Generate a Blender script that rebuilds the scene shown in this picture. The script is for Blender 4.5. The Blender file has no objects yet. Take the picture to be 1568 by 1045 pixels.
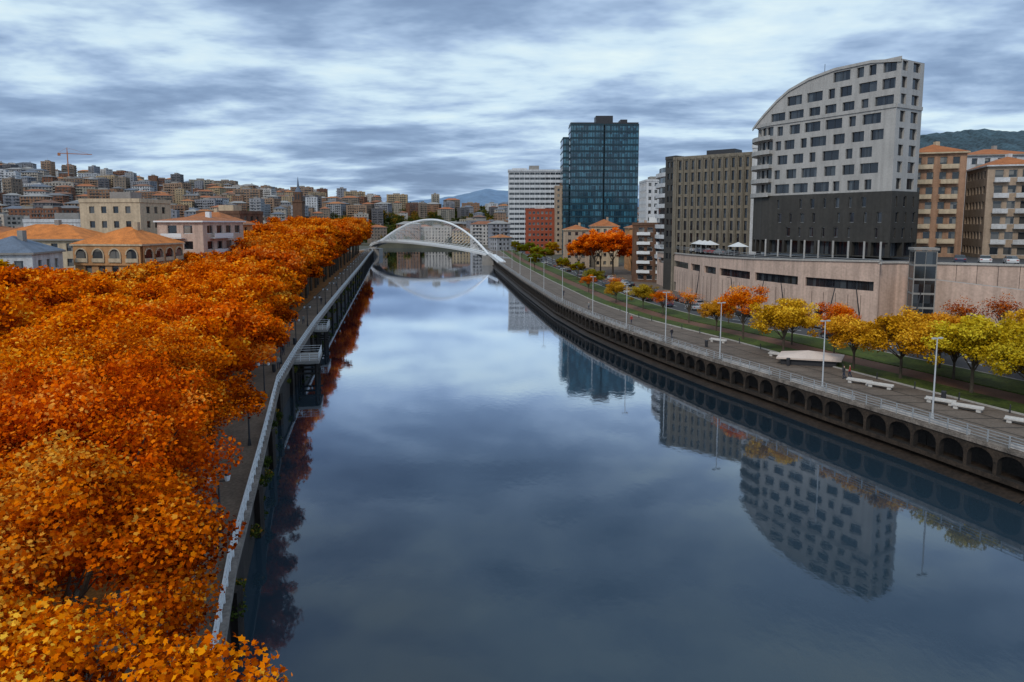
import bpy, math, random
import numpy as np
from mathutils import Vector, Matrix
random.seed(7); rng=np.random.default_rng(7)
sc=bpy.context.scene
# ------------------------------------------------------------------ materials
def new_mat(name):
    m=bpy.data.materials.new(name); m.use_nodes=True
    nt=m.node_tree; nt.nodes.clear()
    o=nt.nodes.new('ShaderNodeOutputMaterial')
    return m,nt,o
def N(nt,t,**k):
    n=nt.nodes.new(t)
    for a,b in k.items(): setattr(n,a,b)
    return n
def M(name,col,rough=.8,var=.18,scale=.6,metal=0.,bump=0.,spec=.3,fine=8.,randobj=None,streak=0.):
    m,nt,o=new_mat(name)
    p=N(nt,'ShaderNodeBsdfPrincipled'); p.inputs['Roughness'].default_value=rough; p.inputs['Metallic'].default_value=metal
    p.inputs['Specular IOR Level'].default_value=spec
    tc=N(nt,'ShaderNodeTexCoord')
    n1=N(nt,'ShaderNodeTexNoise'); n1.inputs['Scale'].default_value=scale; n1.inputs['Detail'].default_value=4
    n2=N(nt,'ShaderNodeTexNoise'); n2.inputs['Scale'].default_value=scale*fine; n2.inputs['Detail'].default_value=2
    nt.links.new(tc.outputs['Object'],n1.inputs['Vector']); nt.links.new(tc.outputs['Object'],n2.inputs['Vector'])
    ad=N(nt,'ShaderNodeMath',operation='ADD'); nt.links.new(n1.outputs[0],ad.inputs[0]); nt.links.new(n2.outputs[0],ad.inputs[1])
    mr=N(nt,'ShaderNodeMapRange'); mr.inputs[1].default_value=.6; mr.inputs[2].default_value=1.4; mr.inputs[3].default_value=1-var*1.4; mr.inputs[4].default_value=1+var
    nt.links.new(ad.outputs[0],mr.inputs[0]); fac=mr.outputs[0]
    if streak:
        mp=N(nt,'ShaderNodeMapping'); mp.inputs['Scale'].default_value=(1.3,1.3,.06); nt.links.new(tc.outputs['Object'],mp.inputs[0])
        n3=N(nt,'ShaderNodeTexNoise'); n3.inputs['Scale'].default_value=1.; n3.inputs['Detail'].default_value=2; nt.links.new(mp.outputs[0],n3.inputs['Vector'])
        m3=N(nt,'ShaderNodeMapRange'); m3.inputs[1].default_value=.35; m3.inputs[2].default_value=.6; m3.inputs[3].default_value=1-streak; m3.inputs[4].default_value=1.; nt.links.new(n3.outputs[0],m3.inputs[0])
        mm=N(nt,'ShaderNodeMath',operation='MULTIPLY'); nt.links.new(fac,mm.inputs[0]); nt.links.new(m3.outputs[0],mm.inputs[1]); fac=mm.outputs[0]
    mx=N(nt,'ShaderNodeVectorMath',operation='MULTIPLY')
    if randobj:
        oi=N(nt,'ShaderNodeObjectInfo'); cr=N(nt,'ShaderNodeValToRGB'); cr.color_ramp.interpolation='CONSTANT'
        el=cr.color_ramp.elements
        while len(el)<len(randobj): el.new(.5)
        for i,c in enumerate(randobj): el[i].position=i/len(randobj); el[i].color=(*c,1)
        nt.links.new(oi.outputs['Random'],cr.inputs[0]); nt.links.new(cr.outputs[0],mx.inputs[0])
    else: mx.inputs[0].default_value=col
    nt.links.new(fac,mx.inputs[1]); nt.links.new(mx.outputs[0],p.inputs['Base Color'])
    if bump:
        b=N(nt,'ShaderNodeBump'); b.inputs['Strength'].default_value=bump; b.inputs['Distance'].default_value=.05
        nt.links.new(n2.outputs[0],b.inputs['Height']); nt.links.new(b.outputs[0],p.inputs['Normal'])
    nt.links.new(p.outputs[0],o.inputs[0]); return m
def glassM(name,c0,c1,cell=(1.5,1.5,3.),rough=.12,thr=.6,spec=.8):
    m,nt,o=new_mat(name)
    p=N(nt,'ShaderNodeBsdfPrincipled'); p.inputs['Roughness'].default_value=rough; p.inputs['Specular IOR Level'].default_value=spec
    tc=N(nt,'ShaderNodeTexCoord'); oi=N(nt,'ShaderNodeObjectInfo')
    sn=N(nt,'ShaderNodeVectorMath',operation='SNAP'); sn.inputs[1].default_value=cell
    wn=N(nt,'ShaderNodeTexWhiteNoise',noise_dimensions='4D')
    nt.links.new(tc.outputs['Object'],sn.inputs[0]); nt.links.new(sn.outputs[0],wn.inputs['Vector']); nt.links.new(oi.outputs['Random'],wn.inputs['W'])
    cr=N(nt,'ShaderNodeValToRGB'); cr.color_ramp.elements[0].color=(*c0,1); cr.color_ramp.elements[0].position=thr
    cr.color_ramp.elements[1].color=(*c1,1)
    nt.links.new(wn.outputs['Value'],cr.inputs[0]); nt.links.new(cr.outputs[0],p.inputs['Base Color'])
    nt.links.new(p.outputs[0],o.inputs[0]); return m
mConc=M('concrete',(.28,.26,.24),bump=.2)
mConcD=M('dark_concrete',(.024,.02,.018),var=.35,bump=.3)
mWhite=M('white_paint',(.72,.73,.74),rough=.45,var=.05)
mLampP=M('lamp_paint',(.45,.46,.47),rough=.45,var=.05)
mGrey=M('grey_metal',(.35,.36,.37),rough=.4,metal=.3,var=.05)
mDark=M('dark_metal',(.04,.04,.045),rough=.5,var=.1)
mPave=M('paving',(.15,.115,.09),var=.3,scale=.35,fine=14)
mPaveR=M('red_paving',(.15,.075,.047),var=.25,scale=.4,fine=12)
mPaveL=M('quay_paving',(.20,.145,.105),var=.4,scale=.3,fine=16)
mAsph=M('asphalt',(.05,.05,.053),rough=.75,var=.25,scale=.15,fine=30,spec=.5)
mLine=M('road_paint',(.7,.7,.68),var=.1)
mGrass=M('grass',(.06,.085,.012),var=.6,scale=.25,fine=14,bump=.5)
mGround=M('ground_soil',(.09,.085,.06),var=.35,scale=.08,fine=20)
mLitter=M('leaf_litter',(.30,.12,.025),var=.7,scale=.8,fine=9,bump=.4)
mStone=M('quay_stone',(.028,.02,.016),var=.5,scale=.5,fine=6,bump=.6,streak=.4)
mCap=M('cap_stone',(.40,.37,.34),var=.2)
mMud=M('river_mud',(.03,.02,.014),var=.5,scale=.4,fine=8,bump=.8,rough=.6)
mTile=M('roof_tile',(.38,.13,.042),var=.3,scale=.6,fine=10,bump=.4)
mTileO=M('orange_tile',(.58,.185,.038),var=.4,scale=.6,fine=10,bump=.4)
mGlass=glassM('window_glass',(.012,.016,.022),(.20,.19,.17))
mGlassH=glassM('hotel_glass',(.010,.012,.017),(.07,.08,.09),cell=(.9,.9,3.2),thr=.5)
mCity=M('city_plaster',(.4,.35,.3),var=.2,scale=.25,streak=.25,randobj=[(.40,.35,.28),(.26,.20,.155),(.55,.52,.50),(.22,.10,.06),(.34,.22,.15),(.34,.34,.36),(.45,.33,.20),(.15,.14,.15),(.60,.60,.62),(.30,.165,.10),(.28,.28,.31),(.48,.42,.36)])
mRoofC=M('city_roof',(.4,.2,.1),var=.25,scale=.3,randobj=[(.38,.13,.05),(.28,.11,.055),(.17,.17,.18),(.42,.16,.055),(.22,.11,.07),(.30,.29,.28),(.14,.16,.20)])
mBark=M('bark',(.09,.07,.05),var=.3,scale=2,bump=.5)
# ------------------------------------------------------------------ mesh builder
class MB:
    def __init__(s): s.v=[];s.f=[];s.m=[]
    def face(s,pts,mi=0):
        n=len(s.v); s.v+= [tuple(p) for p in pts]; s.f.append(tuple(range(n,n+len(pts)))); s.m.append(mi)
    def box(s,x0,x1,y0,y1,z0,z1,mi=0):
        s.prism([(x0,y0),(x1,y0),(x1,y1),(x0,y1)],z0,z1,mi,mi,True)
    def prism(s,poly,z0,z1,mi=0,mt=None,bottom=False):
        mt=mi if mt is None else mt; n=len(poly)
        for i in range(n):
            a=poly[i];b=poly[(i+1)%n]; s.face([(a[0],a[1],z0),(b[0],b[1],z0),(b[0],b[1],z1),(a[0],a[1],z1)],mi)
        s.face([(p[0],p[1],z1) for p in poly],mt)
        if bottom: s.face([(p[0],p[1],z0) for p in poly][::-1],mi)
    def beam(s,p0,p1,w,h,mi=0):
        p0=Vector(p0);p1=Vector(p1);d=(p1-p0)
        if d.length<1e-6: return
        d.normalize(); up=Vector((0,0,1)) if abs(d.z)<.95 else Vector((1,0,0))
        r=d.cross(up).normalized()*w/2; u=r.cross(d).normalized()*h/2
        A=[p0-r-u,p0+r-u,p0+r+u,p0-r+u];B=[p1-r-u,p1+r-u,p1+r+u,p1-r+u]
        for i in range(4): s.face([A[i],A[(i+1)%4],B[(i+1)%4],B[i]],mi)
        s.face(A[::-1],mi); s.face(B,mi)
    def tube(s,p0,p1,r0,r1,n=8,mi=0,cap=True):
        p0=Vector(p0);p1=Vector(p1);d=(p1-p0).normalized(); up=Vector((0,0,1)) if abs(d.z)<.9 else Vector((1,0,0))
        r=d.cross(up).normalized(); u=r.cross(d)
        A=[p0+(r*math.cos(2*math.pi*i/n)+u*math.sin(2*math.pi*i/n))*r0 for i in range(n)]
        B=[p1+(r*math.cos(2*math.pi*i/n)+u*math.sin(2*math.pi*i/n))*r1 for i in range(n)]
        for i in range(n): s.face([A[i],A[(i+1)%n],B[(i+1)%n],B[i]],mi)
        if cap: s.face(A[::-1],mi); s.face(B,mi)
    def fac(s,p0,p1,z0,z1,ops=(),mi=0,gi=1,dep=.25,frame=None,fw=.07):
        x0,y0=p0;x1,y1=p1;L=math.hypot(x1-x0,y1-y0);ux,uy=(x1-x0)/L,(y1-y0)/L;nx,ny=uy,-ux
        def P(a,z,d=0): return (x0+ux*a-nx*d,y0+uy*a-ny*d,z)
        def Q(a,b,za,zb,m=mi,d=0):
            if b-a>1e-4 and zb-za>1e-4: s.face([P(a,za,d),P(b,za,d),P(b,zb,d),P(a,zb,d)],m)
        c=0
        for (a,b,za,zb) in sorted(ops):
            a=max(a,c); b=min(b,L)
            if b-a<.1: continue
            Q(c,a,z0,z1); Q(a,b,z0,za); Q(a,b,zb,z1)
            s.face([P(a,za),P(a,za,dep),P(a,zb,dep),P(a,zb)],mi); s.face([P(b,za),P(b,za,dep),P(b,zb,dep),P(b,zb)],mi)
            s.face([P(a,za),P(b,za),P(b,za,dep),P(a,za,dep)],mi); s.face([P(a,zb),P(b,zb),P(b,zb,dep),P(a,zb,dep)],mi)
            Q(a,b,za,zb,gi,dep)
            if frame is not None:
                d2=dep-.04; nm=max(1,int((b-a)/1.3))
                for k in range(nm+1):
                    xx=a+(b-a)*k/nm; Q(max(a,xx-fw/2),min(b,xx+fw/2),za,zb,frame,d2)
                Q(a,b,zb-fw,zb,frame,d2-.005); Q(a,b,za,za+fw,frame,d2-.005)
            c=b
        Q(c,L,z0,z1)
    def rows(s,poly,z0,floors,fh,sp=3.,ww=1.3,wh=1.6,sill=.9,mi=0,gi=1,frame=None,dep=.25,closed=True,jit=0):
        n=len(poly)
        for i in range(n if closed else n-1):
            a=poly[i];b=poly[(i+1)%n];L=math.hypot(b[0]-a[0],b[1]-a[1]); k=int((L-.6)/sp)
            for fl in range(floors):
                zz=z0+fl*fh; ops=[]
                for j in range(k):
                    c=(L-k*sp)/2+sp*(j+.5); w=ww*(1 if random.random()>jit else random.choice([.6,1.6]))
                    ops.append((c-w/2,c+w/2,zz+sill,zz+sill+wh))
                s.fac(a,b,zz,zz+fh,ops,mi,gi,dep,frame)
    def obj(s,name,mats,loc=(0,0,0),rot=0,parent=None,smooth=False):
        me=s.mesh(name,mats,smooth); return put(name,me,loc,rot,parent)
    def mesh(s,name,mats,smooth=False):
        me=bpy.data.meshes.new(name); me.from_pydata(s.v,[],s.f); me.polygons.foreach_set('material_index',s.m)
        for m in mats: me.materials.append(m)
        if smooth: me.polygons.foreach_set('use_smooth',[True]*len(s.f))
        me.update(); return me
def put(name,me,loc=(0,0,0),rot=0,parent=None,scale=1,color=None):
    o=bpy.data.objects.new(name,me); sc.collection.objects.link(o); o.location=loc
    o.rotation_euler=(0,0,rot) if not isinstance(rot,tuple) else rot
    o.scale=(scale,)*3 if not isinstance(scale,tuple) else scale
    if parent: o.parent=parent
    if color: o.color=color
    return o
# ------------------------------------------------------------------ river geometry
LE=[(14,-60),(3,-10),(-3,5),(-12.2,25.8),(-15.5,36),(-20.5,54),(-27.6,79),(-31.5,98),(-37,127),(-47.4,187),(-70.7,324),(-84,400),(-97,478),(-113,575)]
RE=[(110,-60),(84,-10),(62,22),(50,41),(42.6,54.4),(39.3,64.3),(34.9,76.1),(31.6,85.8),(28.2,94.6),(23.4,110),(19.5,124),(15.6,140),(10.7,168),(3.5,230),(-7.8,341),(-15.3,447),(-27,560),(-36,640)]
def Lx(y): return float(np.interp(y,[p[1] for p in LE],[p[0] for p in LE]))
def Rx(y): return float(np.interp(y,[p[1] for p in RE],[p[0] for p in RE]))
def terr(x,y):
    st=float(np.interp(x,[-320,-130],[260,680])); 
    if x>60: st=float(np.interp(x,[60,200],[680,500]))
    A=float(np.interp(x,[-1200,-900,-650,-480,-320,-150,0,100,300,700,1200],[106,102,84,64,50,43,36,30,26,45,80]))
    t=min(1,max(0,(y-st)/(980-st))); t=t*t*(3-2*t)*.6+t*.4
    return -3+(A+7)*t
g=MB()
for a,b in zip(LE[:-1],LE[1:]): g.face([(a[0],a[1],4),(b[0],b[1],4),(-6000,b[1],4),(-6000,a[1],4)])
for a,b in zip(RE[:-1],RE[1:]): g.face([(a[0],a[1],4),(6000,a[1],4),(6000,b[1],4),(b[0],b[1],4)])
g.face([(-6000,640,4),(-36,640,4),(6000,640,4),(6000,8000,4),(-6000,8000,4)])
g.face([(-36,640,4),(-36,640,-1),(-6000,640,-1),(-6000,640,4)])
g.obj('ground',[mGround])
# water
m,nt,o=new_mat('river_water')
tc=N(nt,'ShaderNodeTexCoord'); mp=N(nt,'ShaderNodeMapping'); mp.inputs['Scale'].default_value=(1,.6,1)
nt.links.new(tc.outputs['Object'],mp.inputs[0])
n1=N(nt,'ShaderNodeTexNoise'); n1.inputs['Scale'].default_value=1.4; n1.inputs['Detail'].default_value=5
nt.links.new(mp.outputs[0],n1.inputs['Vector'])
n2=N(nt,'ShaderNodeTexNoise'); n2.inputs['Scale'].default_value=.03; n2.inputs['Detail'].default_value=3; nt.links.new(tc.outputs['Object'],n2.inputs['Vector'])
bs=N(nt,'ShaderNodeMapRange'); bs.inputs[1].default_value=.4; bs.inputs[2].default_value=.65; bs.inputs[3].default_value=.02; bs.inputs[4].default_value=.08; nt.links.new(n2.outputs[0],bs.inputs[0])
bp=N(nt,'ShaderNodeBump'); bp.inputs['Distance'].default_value=.1; nt.links.new(bs.outputs[0],bp.inputs['Strength'])
nt.links.new(n1.outputs[0],bp.inputs['Height'])
df=N(nt,'ShaderNodeBsdfDiffuse'); df.inputs[0].default_value=(.020,.038,.055,1)
gl=N(nt,'ShaderNodeBsdfGlossy'); gl.inputs[0].default_value=(.84,.90,1,1); gl.inputs['Roughness'].default_value=.03
nt.links.new(bp.outputs[0],gl.inputs['Normal'])
lw=N(nt,'ShaderNodeLayerWeight'); lw.inputs[0].default_value=.5
cr=N(nt,'ShaderNodeValToRGB'); e=cr.color_ramp.elements
e[0].position=.38;e[0].color=(.06,)*3+(1,);e[1].position=.92;e[1].color=(.96,)*3+(1,)
for ps,vl in [(.5,.09),(.58,.14),(.66,.27),(.75,.66),(.83,.88)]:
    q=e.new(ps); q.color=(vl,vl,vl,1)
nt.links.new(lw.outputs['Facing'],cr.inputs[0])
mx=N(nt,'ShaderNodeMixShader'); nt.links.new(cr.outputs[0],mx.inputs[0]); nt.links.new(df.outputs[0],mx.inputs[1]); nt.links.new(gl.outputs[0],mx.inputs[2]); nt.links.new(mx.outputs[0],o.inputs[0])
w=MB(); w.face([(-2500,-200,0),(600,-200,0),(600,700,0),(-2500,700,0)]); w.obj('river_water',[m])
# terrain hill ----------------------------------------------------------------
t=MB(); xs=np.linspace(-1700,1300,76); ys=np.linspace(240,1700,40); n0=0
for y in ys:
    for x in xs: t.v.append((x,y,terr(x,min(y,1100))-(max(0,y-1100))*.05))
for j in range(len(ys)-1):
    for i in range(len(xs)-1):
        a=j*len(xs)+i; t.f.append((a,a+1,a+1+len(xs),a+len(xs))); t.m.append(0)
t.obj('hillside_terrain',[M('hillside_grass',(.07,.075,.03),var=.5,scale=.02,fine=20)],smooth=True)
def ridge(name,pts,depth,mat,zb=0,nz=10,rough=12,seed=0):
    r=MB(); rr=np.random.default_rng(seed); X=np.linspace(pts[0][0],pts[-1][0],160)
    zt=np.interp(X,[p[0] for p in pts],[p[2] for p in pts]); yy=np.interp(X,[p[0] for p in pts],[p[1] for p in pts])
    k=np.convolve(rr.normal(0,1,168),np.ones(9)/9,'valid'); zt=zt+k*rough*.8+rr.normal(0,rough*.06,160)
    for j in range(nz+1):
        f=j/nz
        for i in range(160): 
            bulge=rr.normal(0,rough*.25) if 0<j<nz else 0
            r.v.append((X[i],yy[i]-depth*(1-f),zb+(zt[i]-zb)*(f**.8)+bulge))
    for j in range(nz):
        for i in range(159): a=j*160+i; r.f.append((a,a+1,a+161,a+160)); r.m.append(0)
    return r.obj(name,[mat],smooth=True)
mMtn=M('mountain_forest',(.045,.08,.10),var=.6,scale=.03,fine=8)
mMtnHaze=M('distant_mountain',(.15,.24,.37),var=.2,scale=.003,fine=8)  # distance haze painted into the base colour as bluish grey
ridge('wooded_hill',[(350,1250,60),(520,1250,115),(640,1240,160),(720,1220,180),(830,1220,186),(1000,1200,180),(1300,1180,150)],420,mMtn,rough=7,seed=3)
ridge('distant_mountain',[(-1500,3200,60),(-700,3200,110),(-450,3200,120),(-260,3200,150),(-120,3200,188),(-20,3200,178),(150,3200,170),(500,3200,140),(1500,3200,120)],1200,mMtnHaze,rough=14,seed=5)
# ------------------------------------------------------------------ left bank
def strip(mb,fx,o0,o1,y0,y1,z,mi=0,step=6,scf=lambda y:1.,skirt=0):
    yy=np.arange(y0,y1+.01,step)
    for a,b in zip(yy[:-1],yy[1:]):
        A0=fx(a)+o0*scf(a);A1=fx(a)+o1*scf(a);B0=fx(b)+o0*scf(b);B1=fx(b)+o1*scf(b)
        mb.face([(A0,a,z),(A1,a,z),(B1,b,z),(B0,b,z)],mi)
        if skirt:
            mb.face([(A0,a,z-skirt),(A0,a,z),(B0,b,z),(B0,b,z-skirt)],mi); mb.face([(A1,a,z-skirt),(A1,a,z),(B1,b,z),(B1,b,z-skirt)],mi)
p=MB(); strip(p,Lx,0,-5.5,-20,570,4.012); p.obj('riverside_path',[mPaveL])
p=MB(); strip(p,Lx,-5.8,-34,-20,480,4.11,skirt=.12); p.obj('tree_lined_verge',[mLitter])
p=MB(); strip(p,Lx,-34.5,-43,-20,480,4.008); p.obj('street_left_bank',[mAsph])
q=MB()
for a,b in zip(LE[:-1],LE[1:]):
    q.face([(a[0],a[1],-1),(b[0],b[1],-1),(b[0],b[1],3.7),(a[0],a[1],3.7)],0)
    q.face([(a[0]+.25,a[1],3.7),(b[0]+.25,b[1],3.7),(b[0]+.25,b[1],4.06),(a[0]+.25,a[1],4.06)],1)
    q.face([(a[0]-.35,a[1],4.06),(a[0]+.25,a[1],4.06),(b[0]+.25,b[1],4.06),(b[0]-.35,b[1],4.06)],1)
    q.face([(a[0],a[1],3.7),(a[0]+.25,a[1],3.7),(b[0]+.25,b[1],3.7),(b[0],b[1],3.7)],1)
for y in np.arange(20,480,14.):
    x=Lx(y); q.box(x-.2,x+.4,y,y+.8,-1,3.69,0)
q.obj('quay_wall',[mStone,M('weathered_cap_stone',(.22,.19,.17),var=.4)])
def resample(fx,y0,y1,ds):
    out=[];y=y0;px,py=fx(y0),y0;out.append((px,py))
    while y<y1:
        y+=.1;x=fx(y)
        if math.hypot(x-px,y-py)>=ds: out.append((x,y));px,py=x,y
    return out
def railing(name,pts,z,h,mat,rails=(1.,.66,.33),r=.04,pr=.05,dx=0):
    rb=MB()
    for i,(x,y) in enumerate(pts):
        rb.beam((x+dx,y,z),(x+dx,y,z+h),pr*2,pr*2)
    for a,b in zip(pts[:-1],pts[1:]):
        for f in rails: rb.beam((a[0]+dx,a[1],z+h*f),(b[0]+dx,b[1],z+h*f),r*2,r*2)
    rb.obj(name,[mat])
railing('quay_railing',resample(Lx,2,480,1.6),4.06,1.05,mWhite,r=.045,pr=.06,dx=-.1)
def jetty(x,y,rot,w,d):
    j=MB(); j.box(0,w,0,d,3.1,3.5,0)
    for xx in (.5,w-.5):
        for yy in (.6,d/2,d-.6): j.tube((xx,yy,-1),(xx,yy,3.1),.22,.22,8,1)
    for yy in (.6,d/2,d-.6): j.beam((0,yy,1.6),(w,yy,1.6),.25,.25,1)
    for h in (.35,.7,1.05):
        j.beam((w-.1,.1,3.5+h),(w-.1,d-.1,3.5+h),.05,.05,2); j.beam((0,.1,3.5+h),(w-.1,.1,3.5+h),.05,.05,2); j.beam((0,d-.1,3.5+h),(w-.1,d-.1,3.5+h),.05,.05,2)
    for k in range(7):
        yy=.1+(d-.2)*k/6; j.beam((w-.1,yy,3.5),(w-.1,yy,4.6),.07,.07,2)
    for k in range(4):
        xx=(w-.1)*k/3; j.beam((xx,.1,3.5),(xx,.1,4.6),.07,.07,2)
    return j.obj('landing_stage',[mConc,mConcD,mWhite],(x,y,0),rot)
jetty(-31.2,95,math.radians(12),3.8,7); jetty(-36.4,124,math.radians(10),2.4,6)
# ------------------------------------------------------------------ right bank
def scR(y): return float(np.interp(y,[40,110,135,160],[1.35,1.35,1.08,1.]))
p=MB(); strip(p,Rx,0,9,14,560,4.012,scf=scR); p.obj('promenade_pavement',[mPave])
p=MB(); strip(p,Rx,9.2,12.3,14,520,4.12,scf=scR,skirt=.12); strip(p,Rx,15.7,20.8,14,520,4.12,scf=scR,skirt=.12)
p.obj('grass_strip',[mGrass])
p=MB(); strip(p,Rx,12.4,15.6,14,520,4.008,scf=scR); p.obj('cycle_path',[mPaveR])
p=MB(); strip(p,Rx,9.02,9.2,14,520,4.15,scf=scR,skirt=.15);strip(p,Rx,20.9,21.1,14,520,4.14,scf=scR,skirt=.14); strip(p,Rx,30.9,31.1,14,520,4.14,scf=scR,skirt=.14); p.obj('kerb',[mCap])
p=MB(); strip(p,Rx,21.1,30.9,14,520,4.008,scf=scR); p.obj('riverside_road',[mAsph])
p=MB()
for y in np.arange(60,500,6.): strip(p,Rx,24.7,24.86,y,y+2.5,4.014,step=2.5,scf=scR)
strip(p,Rx,28.4,28.52,60,500,4.014,scf=scR); p.obj('road_marking',[mLine])
p=MB(); strip(p,Rx,31.1,60,14,330,4.10,scf=scR,skirt=.1); p.obj('pavement_slab',[mPave])
p=MB()
for y in np.arange(20,200,3.0): strip(p,Rx,.9,8.95,y,y+.14,4.018,step=.14,scf=scR)
strip(p,Rx,3.4,3.52,20,240,4.022,scf=scR); strip(p,Rx,6.2,6.32,20,240,4.022,scf=scR)
p.obj('paving_joint',[mConcD])
# arcaded quay
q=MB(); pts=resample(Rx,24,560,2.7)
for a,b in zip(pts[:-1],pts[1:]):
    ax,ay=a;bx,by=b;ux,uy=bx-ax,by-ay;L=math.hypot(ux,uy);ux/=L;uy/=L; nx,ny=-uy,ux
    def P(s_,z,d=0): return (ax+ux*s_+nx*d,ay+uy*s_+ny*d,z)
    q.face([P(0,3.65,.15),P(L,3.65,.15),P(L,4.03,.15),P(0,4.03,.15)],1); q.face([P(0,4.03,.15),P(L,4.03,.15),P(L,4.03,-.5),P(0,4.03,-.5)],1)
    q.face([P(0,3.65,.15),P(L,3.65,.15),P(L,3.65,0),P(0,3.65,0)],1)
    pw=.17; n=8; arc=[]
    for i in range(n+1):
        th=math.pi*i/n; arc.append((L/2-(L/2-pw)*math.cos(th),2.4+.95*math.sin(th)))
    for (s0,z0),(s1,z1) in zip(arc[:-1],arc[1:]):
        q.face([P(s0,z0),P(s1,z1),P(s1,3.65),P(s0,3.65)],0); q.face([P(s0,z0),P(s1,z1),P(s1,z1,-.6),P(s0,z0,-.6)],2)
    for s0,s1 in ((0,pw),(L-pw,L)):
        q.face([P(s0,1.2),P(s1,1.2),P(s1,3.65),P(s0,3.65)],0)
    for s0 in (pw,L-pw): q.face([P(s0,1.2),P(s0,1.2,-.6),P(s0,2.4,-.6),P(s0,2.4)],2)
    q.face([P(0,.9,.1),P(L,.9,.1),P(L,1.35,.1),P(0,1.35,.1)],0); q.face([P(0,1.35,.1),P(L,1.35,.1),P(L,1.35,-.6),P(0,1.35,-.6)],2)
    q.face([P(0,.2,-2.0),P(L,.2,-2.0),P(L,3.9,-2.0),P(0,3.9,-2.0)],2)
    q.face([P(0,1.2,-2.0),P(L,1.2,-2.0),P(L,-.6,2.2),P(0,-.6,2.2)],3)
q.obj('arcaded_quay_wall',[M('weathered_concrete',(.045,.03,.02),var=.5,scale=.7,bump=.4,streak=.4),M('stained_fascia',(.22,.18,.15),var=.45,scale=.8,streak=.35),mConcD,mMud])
railing('promenade_railing',resample(Rx,24,540,1.8),4.03,1.05,mGrey,rails=(1.,.75,.5,.25),r=.025,pr=.045,dx=.15)
wp=MB(); pr=resample(Rx,24,150,1.8)
for i,(a,b) in enumerate(zip(pr[:-1],pr[1:])):
    if i%7 in (1,2,3,4,5): wp.beam((a[0]+.35,a[1],4.3),(b[0]+.35,b[1],4.3),.3,.45)
wp.obj('parapet_planter_wall',[M('pale_parapet',(.52,.48,.45),var=.2,streak=.2)])
# ------------------------------------------------------------------ foliage
def leaf_template(kind):
    if kind==0:
        a=[90,66,38,8,-28,-90,-152,172,142,114]; r=[1,.62,.95,.55,.6,.42,.6,.55,.95,.62]
        return np.array([[rr*math.cos(math.radians(t_)),rr*math.sin(math.radians(t_))] for t_,rr in zip(a,r)])
    return np.array([[0,-.8],[.65,-.1],[0,1.],[-.6,.15]])
def leafmat(name,stops,trans=.2):
    m,nt,o=new_mat(name)
    at=N(nt,'ShaderNodeAttribute',attribute_name='tone'); cr=N(nt,'ShaderNodeValToRGB'); el=cr.color_ramp.elements
    while len(el)<len(stops): el.new(.5)
    for i,(ps,c) in enumerate(stops): el[i].position=ps; el[i].color=(*c,1)
    oi=N(nt,'ShaderNodeObjectInfo'); mu=N(nt,'ShaderNodeVectorMath',operation='MULTIPLY')
    nt.links.new(at.outputs['Fac'],cr.inputs[0]); nt.links.new(cr.outputs[0],mu.inputs[0]); nt.links.new(oi.outputs['Color'],mu.inputs[1])
    d=N(nt,'ShaderNodeBsdfDiffuse')
    tr=N(nt,'ShaderNodeBsdfTranslucent'); mx=N(nt,'ShaderNodeMixShader'); mx.inputs[0].default_value=trans
    nt.links.new(mu.outputs[0],d.inputs['Color']); nt.links.new(mu.outputs[0],tr.inputs[0])
    nt.links.new(d.outputs[0],mx.inputs[1]); nt.links.new(tr.outputs[0],mx.inputs[2]); nt.links.new(mx.outputs[0],o.inputs[0]); return m
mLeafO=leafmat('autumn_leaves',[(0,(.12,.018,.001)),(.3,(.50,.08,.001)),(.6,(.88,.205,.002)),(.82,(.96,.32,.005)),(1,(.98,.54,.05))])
mLeafY=leafmat('yellow_leaves',[(0,(.18,.09,.004)),(.5,(.58,.31,.008)),(1,(.88,.58,.04))])
mLeafG=leafmat('green_leaves',[(0,(.02,.03,.008)),(.5,(.05,.07,.015)),(.85,(.11,.11,.02)),(1,(.35,.16,.02))])
def leaves(n,centers,crad,size,kind,r,tones,up=.5):
    T=leaf_template(kind);k=len(T)
    pw=crad**2; ci=r.choice(len(centers),n,p=pw/pw.sum())
    d=r.normal(0,1,(n,3)); d/=np.linalg.norm(d,axis=1)[:,None]
    rad=crad[ci]*(r.random(n)**.45)
    pos=centers[ci]+d*rad[:,None]*np.array([1.1,1.1,.75])
    nn=r.normal(0,1,(n,3))*.75+d*.5+np.array([0,0,up]); nn/=np.linalg.norm(nn,axis=1)[:,None]
    tt=r.normal(0,1,(n,3)); tt-=nn*(tt*nn).sum(1)[:,None]; tt/=np.linalg.norm(tt,axis=1)[:,None]
    bb=np.cross(nn,tt); s=size*r.uniform(.5,1.25,n)
    V=pos[:,None,:]+s[:,None,None]*(tt[:,None,:]*T[None,:,0,None]+bb[:,None,:]*T[None,:,1,None])
    curl=(T[:,0]**2)*-.35
    V=V+nn[:,None,:]*(s[:,None]*curl[None,:])[:,:,None]
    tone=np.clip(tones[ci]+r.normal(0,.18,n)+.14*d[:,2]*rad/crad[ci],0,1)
    return V.reshape(-1,3),k,np.repeat(tone,k)
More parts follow.
